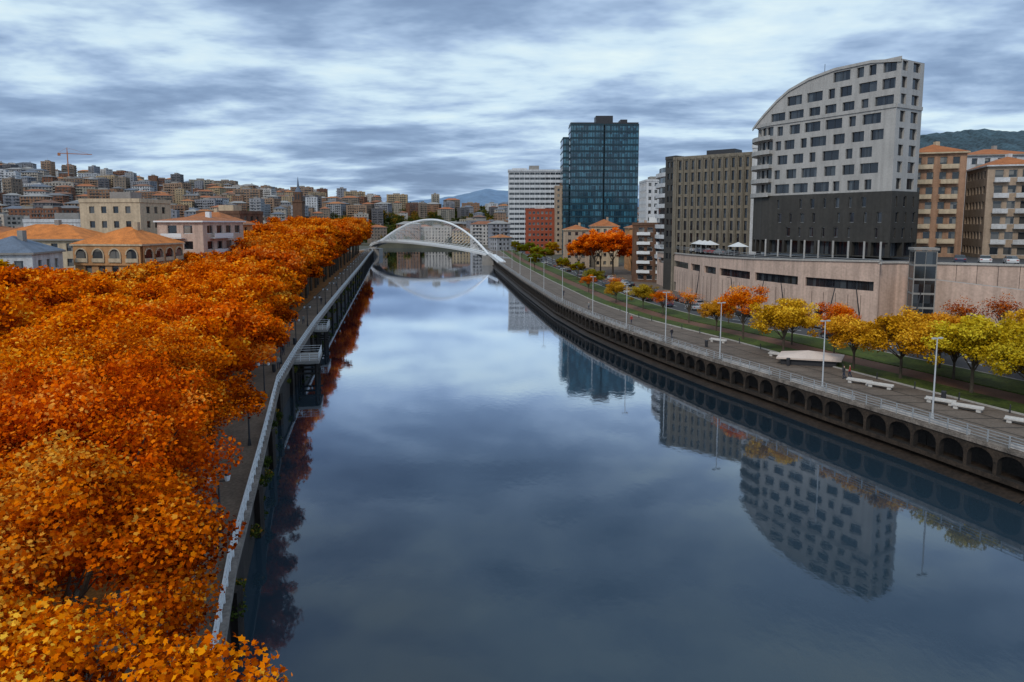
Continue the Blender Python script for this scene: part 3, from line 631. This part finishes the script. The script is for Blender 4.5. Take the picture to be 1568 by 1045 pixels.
for x_,y__,n_ in [(50.5,178,3),(53,163,1)]:
    mq=MB()
    for k in range(n_):
        o_=k*3.6
        for xx in (0,3.4):
            for yy in (0,3.4): mq.tube((xx,yy+o_,0),(xx,yy+o_,2.2),.06,.06,6,1)
        P4=[(-.2,-.2+o_,2.2),(3.6,-.2+o_,2.2),(3.6,3.6+o_,2.2),(-.2,3.6+o_,2.2)]
        for i in range(4): mq.face([P4[i],P4[(i+1)%4],(1.7,1.7+o_,3.3)],0)
    mq.obj('terrace_marquee',[mWhite,mGrey],(x_,y__,15.2),.1)
el=MB(); 
for z in np.arange(4,18.3,2.4):
    el.fac((0,0),(3.4,0),z,z+2.4,[(.12,3.28,z+.1,z+2.3)],0,1,.06,0); el.fac((3.4,0),(3.4,3.4),z,z+2.4,[(.12,3.28,z+.1,z+2.3)],0,1,.06,0); el.fac((0,3.4),(0,0),z,z+2.4,[(.12,3.28,z+.1,z+2.3)],0,1,.06,0)
el.box(-.2,3.6,-.2,3.6,18.5,18.9,0); el.obj('glazed_lift_tower',[mConc,mGlassH],(67.5,114.5,0),-.3)
for x_,y__,dx in [(57,123,1.5),(61,118,-1.2),(49.5,137,1.2),(66,112,1.4),(47,143,-1),(53,131,-1.2),(44.6,165,.8)]:
    mm=MB(); mm.tube((0,0,0),(dx,0,7.5),.16,.08,8); mm.tube((0,0,-.05),(0,0,.25),.3,.25,8); mm.beam((dx,0,7.5),(dx-.9,-.3,7.6),.18,.1); mm.obj('leaning_light_mast',[mDark],(x_,y__,4.1))
# ------------------------------------------------------------------ other right bank buildings
P=[(45,193),(62.5,178),(72,190),(55,205)]
b,fin=block('ribbed_office_block',P,14,8,3.3,[M('taupe_panel',(.21,.18,.14),var=.2,streak=.2),mGlassH,mConc,mDark],sp=1.9,ww=.75,wh=2.5,sill=.5,z_base=3,dep=.4)
a,c=P[0],P[1];L=math.dist(a,c);ux,uy=(c[0]-a[0])/L,(c[1]-a[1])/L;nx,ny=uy,-ux
for j in range(12):
    s=L*(j+.5)/12; b.beam((a[0]+ux*s+nx*.3,a[1]+uy*s+ny*.3,14.2),(a[0]+ux*s+nx*.3,a[1]+uy*s+ny*.3,41),.5,.35,0)
fin()
b,fin=block('dark_office_wing',[(43.6,196.5),(45.5,192.5),(48.5,195),(46.5,199)],12,9,3.2,[mHotD,mGlassH,mConc,mDark],sp=1.6,ww=1,z_base=3,top=False); fin()
b,fin=block('white_penthouse_block',[(61,176),(66.5,171),(70,177),(64,181)],14,9,3.1,[mWh,mGlassH,mConc,mDark],sp=2.4,z_base=3,top=True); fin()
b=MB(); cx,cy=52,216
ring=[(cx-5.5*math.cos(t_)*1.0,cy-11*math.sin(t_)) for t_ in np.linspace(-math.pi/2,math.pi/2,17)]
poly=[(p_[0],p_[1]) for p_ in ring]+[(60,205),(60,227)]
b.prism(poly,3,40,1,3)
for f in range(9):
    z=12+f*3.15
    for p_,q_ in zip(ring[:-1],ring[1:]): b.beam((p_[0]-.5,p_[1],z+.55),(q_[0]-.5,q_[1],z+.55),1.2,1.2,0)
b.obj('white_balcony_building',[mWh,mGlassH,mConc,mConc])
for nm,P,z0,fl,fh,mats,kw in [
 ('brown_apartment_building',[(39,222),(52,216),(58,232),(44,240)],4,6,3.05,[mBr,mGlass,mConc,mWhite],dict(sp=2.8,ww=1.9,wh=1.5)),
 ('beige_townhouse',rect(28,300,11,14,-.05),4,5,3.2,[mBeige,mGlass,mTile,mCream],dict(roof='hip',rh=2)),
 ('cream_townhouse',rect(41,306,12,14,-.05),4,5,3.5,[mCream,mGlass,mTile,mBeige],dict(roof='hip',rh=3)),
 ('tan_townhouse',rect(53,280,12,16,-.05),4,5,3.4,[mVil,mGlass,mTile,mBeige],dict(roof='hip',rh=2)),
 ('brick_office_building',rect(17.6,436,18,14,0),4,8,3.4,[mRed,mGlass,mConc,mWh],dict(sp=2.6,ww=1.5)),
 ('taupe_apartment_building',rect(31,425,9,14,0),4,12,3.4,[mBeige,mGlass,mConc,mBr],dict(sp=2.8)),
 ('cream_apartment_building',rect(67,330,9,18,0),4,12,3.2,[mWh,mGlass,mConc,mConc],dict(sp=2.8)),
 ('peach_apartment_building',rect(94.5,157,11,16,-.35),15.5,7,3.2,[M('peach_render',(.38,.22,.14),var=.2,streak=.3),mGlass,mTile,mCream],dict(sp=2.4,ww=1.3,roof='hip',rh=2.2)),
 ('bay_window_building',rect(106,150,9,16,-.35),15.5,6,3.2,[mBeige,mGlass,mTile,mWh],dict(sp=2.4,ww=1.5,roof='hip',rh=2)),
 ('brown_corner_building',rect(116,143,9,16,-.35),15.5,6,3.1,[mBr,mGlass,mTile,mCream],dict(sp=2.3,ww=1.4,roof='hip',rh=2.2)),
 ('dark_brick_building',rect(109.5,125,9,12,-.4),15.5,5,3.1,[M('dark_timber',(.10,.055,.035),var=.25),mGlass,mTile,mCream],dict(sp=2.4,ww=1.5,roof='hip',rh=2)),
 ('white_apartment_building',rect(127,185,16,14,-.2),15.5,8,3.1,[mWh,mGlass,mTile,mConc],dict(sp=3,roof='hip',rh=2)),
 ('brown_apartment_building',rect(103,182,14,14,-.2),15.5,8,3.1,[mBr,mGlass,mTile,mConc],dict(sp=3,roof='flat')),
 ]:
    b,fin=block(nm,P,z0,fl,fh,mats,z_base=3 if z0>10 else None,**kw)
    if z0>10 or 'brown' in nm:
        a,c=P[0],P[1];L=math.dist(a,c);ux,uy=(c[0]-a[0])/L,(c[1]-a[1])/L;nx,ny=uy,-ux
        for f in range(1,fl):
            z=z0+f*fh
            for g0 in (.12,.56):
                b.beam((a[0]+ux*L*g0+nx*.5,a[1]+uy*L*g0+ny*.5,z),(a[0]+ux*L*(g0+.3)+nx*.5,a[1]+uy*L*(g0+.3)+ny*.5,z),1.0,.14,3)
                b.beam((a[0]+ux*L*g0+nx*.97,a[1]+uy*L*g0+ny*.97,z+.5),(a[0]+ux*L*(g0+.3)+nx*.97,a[1]+uy*L*(g0+.3)+ny*.97,z+.5),.06,.8,3)
    fin()
tw=MB(); mTG=glassM('tower_glass',(.008,.035,.06),(.05,.17,.24),cell=(1.55,50,3.75),rough=.1,thr=.25,spec=.9); mTF=M('tower_spandrel',(.018,.045,.06),rough=.35,var=.1)
def curtain(x0,x1,y0,y1,z0,z1,nx_,nz):
    tw.prism([(x0,y0),(x1,y0),(x1,y1),(x0,y1)],z0,z1,0,1)
    for i in range(nx_+1):
        x=x0+(x1-x0)*i/nx_; tw.box(x-.12,x+.12,y0-.22,y0-.002,z0,z1,1)
    for k in range(nz+1):
        z=z0+(z1-z0)*k/nz; tw.box(x0-.1,x1+.1,y0-.3,y0-.003,z-.5,z+.5,1)
        tw.box(x0-.2,x0-.003,y0,y1,z-.35,z+.35,1)
curtain(34.5,53.7,408,424,4,80.5,12,20); curtain(54.7,74.5,409,424,4,80.5,12,20); curtain(30.5,34,414,436,4,73.5,2,18)
tw.box(53.7,54.7,410,424,4,79,2); tw.box(34.5,74.5,410,423,80.5,82,2); tw.box(49.5,59.5,411,420,82,86,2); tw.box(64,68,411,420,82,83.8,2)
tw.obj('glass_office_tower',[mTG,mTF,mDark])
wo=MB(); P=[(-3,560),(40,560),(40,578),(-3,578)]
for f in range(15):
    z=4+f*4.05; wo.fac(P[0],P[1],z,z+4.05,[(.8+4.18*j,.8+4.18*j+3.9,z+1.3,z+3.2) for j in range(10)],0,1,.4,0,); wo.fac(P[3],P[0],z,z+4.05,[(1,17,z+1.3,z+3.2)],0,1,.4,0)
wo.face([(*p_,64.75) for p_ in P],0); wo.box(-3.4,40.4,559.6,578,64.8,66.2,0); wo.box(14,22,562,572,66.2,69.5,2); wo.box(0,12,564,570,66.2,67.6,0)
wo.obj('white_office_building',[mWh,mGlassH,mConc])
for i,(x_,y__,k_) in enumerate([(-100,665,1),(-72,668,3),(-48,662,5),(-25,600,1),(-10,520,7),(-30,690,6),(0,640,2),(-28,660,0),(-8,590,5),(-52,720,1),(-130,660,0),(-8,480,9),(-60,700,7),(-90,700,0),(-15,660,7)]):
    put('apartment_building',pr[k_],(x_,y__,3.9),.05*i)
# ------------------------------------------------------------------ arch footbridge (leaning arch, curved deck, diagonal over the river)
br=MB(); xl,yl,xr,yr=-97,484,-12.5,380
AX=Vector((xr-xl,yr-yl,0)).normalized(); NX=Vector((AX.y,-AX.x,0))
if NX.y>0: NX=-NX
def deckp(f): 
    s=math.sin(math.pi*f); return Vector((xl+(xr-xl)*f,yl+(yr-yl)*f,7.4-1.8*f+5.2*s**.7))+NX*(13*s)
def archp(f):
    g_=f**.95; s=(1-(2*g_-1)**2); return Vector((xl+(xr-xl)*f,yl+(yr-yl)*f,6.4-1.4*f+19.5*s))-NX*(6*s)
n=56
for i in range(n):
    a,b_=deckp(i/n),deckp((i+1)/n); d=(b_-a).normalized(); s=Vector((-d.y,d.x,0)).normalized()*3.2
    br.face([a-s,b_-s,b_+s,a+s],2); dn=Vector((0,0,-1.0))
    br.face([a-s,b_-s,b_-s*.92+dn,a-s*.92+dn],0); br.face([a+s,b_+s,b_+s*.92+dn,a+s*.92+dn],0); br.face([a-s*.92+dn,b_-s*.92+dn,b_+s*.92+dn,a+s*.92+dn],1)
    br.tube(archp(i/n),archp((i+1)/n),.62,.62,8,0,False)
    for sg in (-1,1):
        br.beam(a+s*sg+Vector((0,0,1.1)),b_+s*sg+Vector((0,0,1.1)),.14,.14,0); br.beam(a+s*sg,a+s*sg+Vector((0,0,1.1)),.09,.09,0); br.beam(a+s*sg+Vector((0,0,.15)),b_+s*sg+Vector((0,0,.15)),.15,.6,0)
        if 2<i<n-2: br.tube(archp(i/n),a+s*sg,.06,.06,4,0,False)
    br.beam(a-s*1.25,a+s*1.25,.18,.3,0)
for x_,y0_ in ((xl,yl),(xr,yr)):
    br.prism([(x_-4,y0_-6),(x_+4,y0_-6),(x_+4,y0_+8),(x_-4,y0_+8)],0,5.2,3,3)
    sg=-1 if x_==xl else 1
    for k in range(12): 
        br.box(*sorted((x_+sg*(2+k*.8),x_+sg*(2.8+k*.8))),y0_-10,y0_-6.2,4,5.6-k*.13,2)
for k in range(10): br.beam((-11+k*.6,378-k*4.6,5.6-.14*k),(-11+(k+1)*.6,378-(k+1)*4.6,5.6-.14*(k+1)),4,.6,0); br.beam((-13+k*.6,378-k*4.6,6.4-.14*k),(-13+(k+1)*.6,378-(k+1)*4.6,6.4-.14*(k+1)),.1,1.0,0)
br.obj('arched_footbridge',[mWhite,mDark,mGrey,mConc])
# ------------------------------------------------------------------ street furniture
lm=MB(); lm.tube((0,0,0),(0,0,8.0),.09,.055,8); lm.tube((0,0,0),(0,0,.5),.16,.13,8); lm.beam((-.35,0,7.95),(.35,0,7.95),.06,.06); lm.box(-.62,-.2,-.1,.1,7.9,8.03); lm.box(.2,.62,-.1,.1,7.9,8.03); lm.box(-.58,-.24,-.08,.08,7.87,7.9,1); lm.box(.24,.58,-.08,.08,7.87,7.9,1)
lme=lm.mesh('street_lamp',[mLampP,mCap])
for x_,y__ in [(41,65),(35.6,76.8),(29.2,94.5),(24.8,109),(20.9,123.5),(16.8,141),(12.4,167),(9,192),(6,220),(3,255),(0,290),(-4,330),(-8,360)]: put('street_lamp',lme,(x_,y__,4.02),.3)
ll=MB(); ll.tube((0,0,0),(0,0,3.6),.09,.05,8); ll.tube((0,0,0),(0,0,.6),.17,.1,8); ll.beam((-.5,0,3.4),(.5,0,3.4),.06,.06)
for xx in (-.5,.5): ll.tube((xx,0,3.4),(xx,0,3.75),.13,.2,8,1); ll.tube((xx,0,3.75),(xx,0,3.95),.2,.05,8,0)
llm=ll.mesh('promenade_lamp',[mDark,mWhite])
for y__ in np.arange(40,420,17.): put('promenade_lamp',llm,(Lx(y__)-1.2,y__,4.02),.3)
bn=MB(); bn.box(-1.4,1.4,-.3,.3,.32,.46); bn.box(-1.2,-.8,-.22,.22,0,.32); bn.box(.8,1.2,-.22,.22,0,.32); bn.box(-1.4,1.4,.2,.3,.46,.58)
bme=bn.mesh('stone_bench',[M('pale_bench_stone',(.55,.52,.49),var=.12)])
for x_,y__ in [(48.3,63),(46.4,68),(45.2,70.5),(42.6,77.5),(41.2,79.5),(51,60),(38,96),(33,108)]: put('stone_bench',bme,(x_,y__,4.03),-.8)
pv=MB(); pts_=[(-4.5,-2.2),(3.5,-3),(5,1.5),(-3,2.6)]
pv.prism([(a*.85,b_*.85) for a,b_ in pts_],0,.8,2,2); pv.prism(pts_,.8,1.0,0,0,True)
for i in range(4): a_,c_=pts_[i],pts_[(i+1)%4]; pv.face([(*a_,1.004),(*c_,1.004),(0,0,1.7)],0)
pv.obj('kiosk_pavilion',[M('pale_canopy',(.66,.54,.47),var=.08),mGlass,mDark],(40.5,92.0,4.02),-.2)
bl=MB(); bl.tube((0,0,0),(0,0,.8),.07,.06,8); bl.tube((0,0,.8),(0,0,.88),.08,.03,8); blm=bl.mesh('bollard',[mDark])
for y__ in np.arange(62,150,5.): put('bollard',blm,(Rx(y__)+8.7*scR(y__),y__,4.02))
bi=MB(); bi.tube((0,0,0),(0,0,.08),.2,.2,10); bi.tube((0,0,.08),(0,0,.95),.22,.26,10); bi.tube((0,0,.95),(0,0,1.05),.28,.2,10); bim=bi.mesh('litter_bin',[mDark])
for x_,y__ in [(46.5,72),(37,90),(30,104),(-30.5,86),(-34.2,106)]: put('litter_bin',bim,(x_,y__,4.02))
def car_mesh():
    c=MB(); W=.88
    prof=[(-2.15,.35),(-2.2,.75),(-2.1,.92),(-1.35,.98),(-.85,1.42),(.65,1.45),(1.25,1.0),(2.0,.82),(2.15,.6),(2.12,.35)]
    wid=[W,W,W*.98,W*.97,W*.78,W*.78,W*.95,W*.95,W,W]
    Lf=[(x,-w_,z) for (x,z),w_ in zip(prof,wid)];Rt=[(x,w_,z) for (x,z),w_ in zip(prof,wid)]
    for i in range(len(prof)-1): c.face([Lf[i],Lf[i+1],Rt[i+1],Rt[i]],1 if i in (3,5) else 0)
    c.face([Lf[-1],Lf[0],Rt[0],Rt[-1]],2)
    for S_,sg in ((Lf,-1),(Rt,1)):
        c.face([S_[0],S_[1],S_[2],S_[3],S_[6],S_[7],S_[8],S_[9]],0); c.face([S_[3],S_[4],S_[5],S_[6]],0)
        e=.012*sg; c.face([(-1.12,sg*W*.955+e,1.03),(-.8,sg*W*.80+e,1.37),(.6,sg*W*.80+e,1.38),(1.05,sg*W*.95+e,1.03)],1)
        for x in (-1.35,1.35):
            c.tube((x,sg*.72,.33),(x,sg*.93,.33),.33,.33,14,2); c.tube((x,sg*.93,.33),(x,sg*.945,.33),.19,.19,10,3)
    c.box(2.08,2.17,-.75,-.45,.6,.72,3);c.box(2.08,2.17,.45,.75,.6,.72,3);c.box(-2.22,-2.15,-.8,-.5,.7,.85,4);c.box(-2.22,-2.15,.5,.8,.7,.85,4)
    m,nt,o=new_mat('car_paint'); p_=N(nt,'ShaderNodeBsdfPrincipled'); oi=N(nt,'ShaderNodeObjectInfo'); nt.links.new(oi.outputs['Color'],p_.inputs['Base Color']); p_.inputs['Roughness'].default_value=.3; p_.inputs['Coat Weight'].default_value=.5; nt.links.new(p_.outputs[0],o.inputs[0])
    return c.mesh('parked_car',[m,mGlassH,mDark,mGrey,M('tail_light',(.4,.02,.02))])
cm=car_mesh(); cc=[(.6,.6,.6,1),(.03,.03,.035,1),(.2,.21,.22,1),(.05,.06,.1,1),(.3,.02,.02,1),(.4,.4,.41,1),(.02,.02,.02,1)]
def rdir(y): return math.atan2(4,Rx(y+4)-Rx(y))
for y__ in np.arange(100,330,5.6):
    if random.random()<.85: put('parked_car',cm,(Rx(y__)+29.6*scR(y__),y__,4.01),rdir(y__),color=random.choice(cc))
    if random.random()<.45: put('parked_car',cm,(Rx(y__)+22.4*scR(y__),y__,4.01),rdir(y__),color=random.choice(cc))
for y__ in (150,181,236): put('car_on_road',cm,(Rx(y__)+26.2,y__,4.01),rdir(y__),color=random.choice(cc))
for k in range(12): put('parked_car',cm,(80+k*3.2,122-k*1.9,15.95),-.5+1.57+random.uniform(-.1,.1),color=random.choice(cc))
for k in range(5): put('parked_car',cm,(50+k*1.0,190-k*5.5,15.1),1.8,color=random.choice(cc))
def person(loc,rot,coat,step=.25):
    V=[(0,0,.95),(0,0,1.2),(0,0,1.42),(0,0,1.53),(0,.02,1.66),(.09,0,.9),(.10,step*.5,.5),(.10,step*.6-.12,.08),(.10,step*.6+.08,.04),(-.09,0,.9),(-.10,-step*.4,.5),(-.10,-step-.05,.1),(-.10,-step+.1,.04),(.19,0,1.38),(.24,-.08,1.1),(.25,.02,.85),(-.19,0,1.38),(-.24,.08,1.1),(-.25,.2,.88)]
    E=[(0,1),(1,2),(2,3),(3,4),(0,5),(5,6),(6,7),(7,8),(0,9),(9,10),(10,11),(11,12),(2,13),(13,14),(14,15),(2,16),(16,17),(17,18)]
    Rr=[.15,.14,.15,.055,.105,.10,.07,.05,.045,.10,.07,.05,.045,.07,.05,.035,.07,.05,.035]
    me=bpy.data.meshes.new('pedestrian'); me.from_pydata(V,E,[]); me.materials.append(coat)
    ob=put('pedestrian',me,loc,rot); sk=ob.modifiers.new('s','SKIN')
    for i,rv in enumerate(Rr): me.skin_vertices[0].data[i].radius=(rv,rv*.8 if i<3 else rv)
    me.skin_vertices[0].data[0].use_root=True
    ss=ob.modifiers.new('d','SUBSURF'); ss.levels=1; ss.render_levels=1
def coatmat(c):
    m,nt,o=new_mat('clothing'); p_=N(nt,'ShaderNodeBsdfPrincipled'); tc=N(nt,'ShaderNodeTexCoord'); sx=N(nt,'ShaderNodeSeparateXYZ'); cr=N(nt,'ShaderNodeValToRGB'); cr.color_ramp.interpolation='CONSTANT'
    mr=N(nt,'ShaderNodeMath',operation='DIVIDE'); mr.inputs[1].default_value=1.8
    nt.links.new(tc.outputs['Object'],sx.inputs[0]); nt.links.new(sx.outputs[2],mr.inputs[0]); nt.links.new(mr.outputs[0],cr.inputs[0])
    e=cr.color_ramp.elements; e[0].color=(.02,.02,.02,1); e[1].position=.05; e[1].color=(.03,.04,.07,1)
    for ps,cc_ in ((.5,c),(.83,(.5,.3,.22)),(.93,(.05,.03,.02))): q=e.new(ps); q.color=(*cc_,1)
    nt.links.new(cr.outputs[0],p_.inputs['Base Color']); nt.links.new(p_.outputs[0],o.inputs[0]); return m
cms=[coatmat((.03,.03,.04)),coatmat((.35,.05,.04)),coatmat((.25,.25,.24))]
for i,(x_,y__,rt) in enumerate([(40.6,82,1.),(41.6,82.6,1.1),(-30.6,88,.3),(-33,97,3.3),(-34.5,104,.2),(-39.5,128,.1),(26.5,112,.5),(22.6,128,3.5),(17,150,.4),(-45,160,.2),(52,124,1),(-53,205,.2),(13.5,178,3.3)]): person((x_,y__,4.0),rt,cms[i%3])
# ------------------------------------------------------------------ sky + sun
w=bpy.data.worlds.new('World'); sc.world=w; w.use_nodes=True; nt=w.node_tree; nt.nodes.clear()
out=N(nt,'ShaderNodeOutputWorld'); bg=N(nt,'ShaderNodeBackground'); bg.inputs[1].default_value=.1; nt.links.new(bg.outputs[0],out.inputs[0])
sky=N(nt,'ShaderNodeTexSky',sky_type='NISHITA'); sky.sun_disc=False; sky.sun_elevation=math.radians(42); sky.sun_rotation=math.radians(-150)
tc=N(nt,'ShaderNodeTexCoord'); sp=N(nt,'ShaderNodeSeparateXYZ'); nt.links.new(tc.outputs['Generated'],sp.inputs[0])
az=N(nt,'ShaderNodeMath',operation='ABSOLUTE'); nt.links.new(sp.outputs[2],az.inputs[0])
ad=N(nt,'ShaderNodeMath',operation='ADD'); ad.inputs[1].default_value=.12; nt.links.new(az.outputs[0],ad.inputs[0])
dx=N(nt,'ShaderNodeMath',operation='DIVIDE'); nt.links.new(sp.outputs[0],dx.inputs[0]); nt.links.new(ad.outputs[0],dx.inputs[1])
dy=N(nt,'ShaderNodeMath',operation='DIVIDE'); nt.links.new(sp.outputs[1],dy.inputs[0]); nt.links.new(ad.outputs[0],dy.inputs[1])
cb=N(nt,'ShaderNodeCombineXYZ'); nt.links.new(dx.outputs[0],cb.inputs[0]); nt.links.new(dy.outputs[0],cb.inputs[1])
def noise(scale,sx,sy,det,rough,dist,off):
    mp=N(nt,'ShaderNodeMapping'); mp.inputs['Scale'].default_value=(sx,sy,1); mp.inputs['Location'].default_value=off; mp.inputs['Rotation'].default_value=(0,0,.15)
    nt.links.new(cb.outputs[0],mp.inputs[0]); n=N(nt,'ShaderNodeTexNoise'); n.inputs['Scale'].default_value=scale; n.inputs['Detail'].default_value=det; n.inputs['Roughness'].default_value=rough; n.inputs['Distortion'].default_value=dist
    nt.links.new(mp.outputs[0],n.inputs['Vector']); return n
na=noise(1.05,.85,1.2,6,.53,.4,(3,1,0)); nb=noise(3.2,.85,1.2,4,.55,0,(7,5,2)); nc=noise(.35,.8,1,2,.5,0,(1,9,4))
m1=N(nt,'ShaderNodeMath',operation='MULTIPLY'); m1.inputs[1].default_value=.55; nt.links.new(na.outputs[0],m1.inputs[0])
m2=N(nt,'ShaderNodeMath',operation='MULTIPLY_ADD'); m2.inputs[1].default_value=.25; nt.links.new(nb.outputs[0],m2.inputs[0]); nt.links.new(m1.outputs[0],m2.inputs[2])
m3=N(nt,'ShaderNodeMath',operation='MULTIPLY_ADD'); m3.inputs[1].default_value=.20; nt.links.new(nc.outputs[0],m3.inputs[0]); nt.links.new(m2.outputs[0],m3.inputs[2])
cr=N(nt,'ShaderNodeValToRGB'); e=cr.color_ramp.elements; e[0].position=.38; e[0].color=(.18,.27,.44,1); e[1].position=.63; e[1].color=(.82,.97,1.0,1)
for ps,c in ((.45,(.27,.39,.59)),(.50,(.42,.57,.79)),(.56,(.66,.84,.97))): q=e.new(ps); q.color=(*c,1)
nt.links.new(m3.outputs[0],cr.inputs[0])
sc10=N(nt,'ShaderNodeVectorMath',operation='SCALE'); sc10.inputs['Scale'].default_value=9.8; nt.links.new(cr.outputs[0],sc10.inputs[0])
mx=N(nt,'ShaderNodeMix',data_type='RGBA'); mx.inputs[0].default_value=.93; nt.links.new(sky.outputs[0],mx.inputs[6]); nt.links.new(sc10.outputs[0],mx.inputs[7]); nt.links.new(mx.outputs[2],bg.inputs[0])
sl=bpy.data.lights.new('sun','SUN'); sl.energy=1.5; sl.angle=math.radians(12); sl.color=(1,.93,.82); so=bpy.data.objects.new('sun',sl); sc.collection.objects.link(so)
el_,az_=math.radians(42),math.radians(-150)
dv=Vector((math.sin(az_)*math.cos(el_),math.cos(az_)*math.cos(el_),math.sin(el_))); so.rotation_euler=dv.to_track_quat('Z','Y').to_euler(); so.location=(0,0,100)
# camera
cd=bpy.data.cameras.new('camera'); co=bpy.data.objects.new('camera',cd); sc.collection.objects.link(co); co.location=(0,0,23); co.rotation_euler=(math.radians(90-6),0,0)
cd.lens=24; cd.sensor_width=36; cd.shift_y=-70.5/1568; cd.clip_end=12000; sc.camera=co
sc.view_settings.view_transform='Standard'; sc.view_settings.look='None'; sc.view_settings.exposure=0
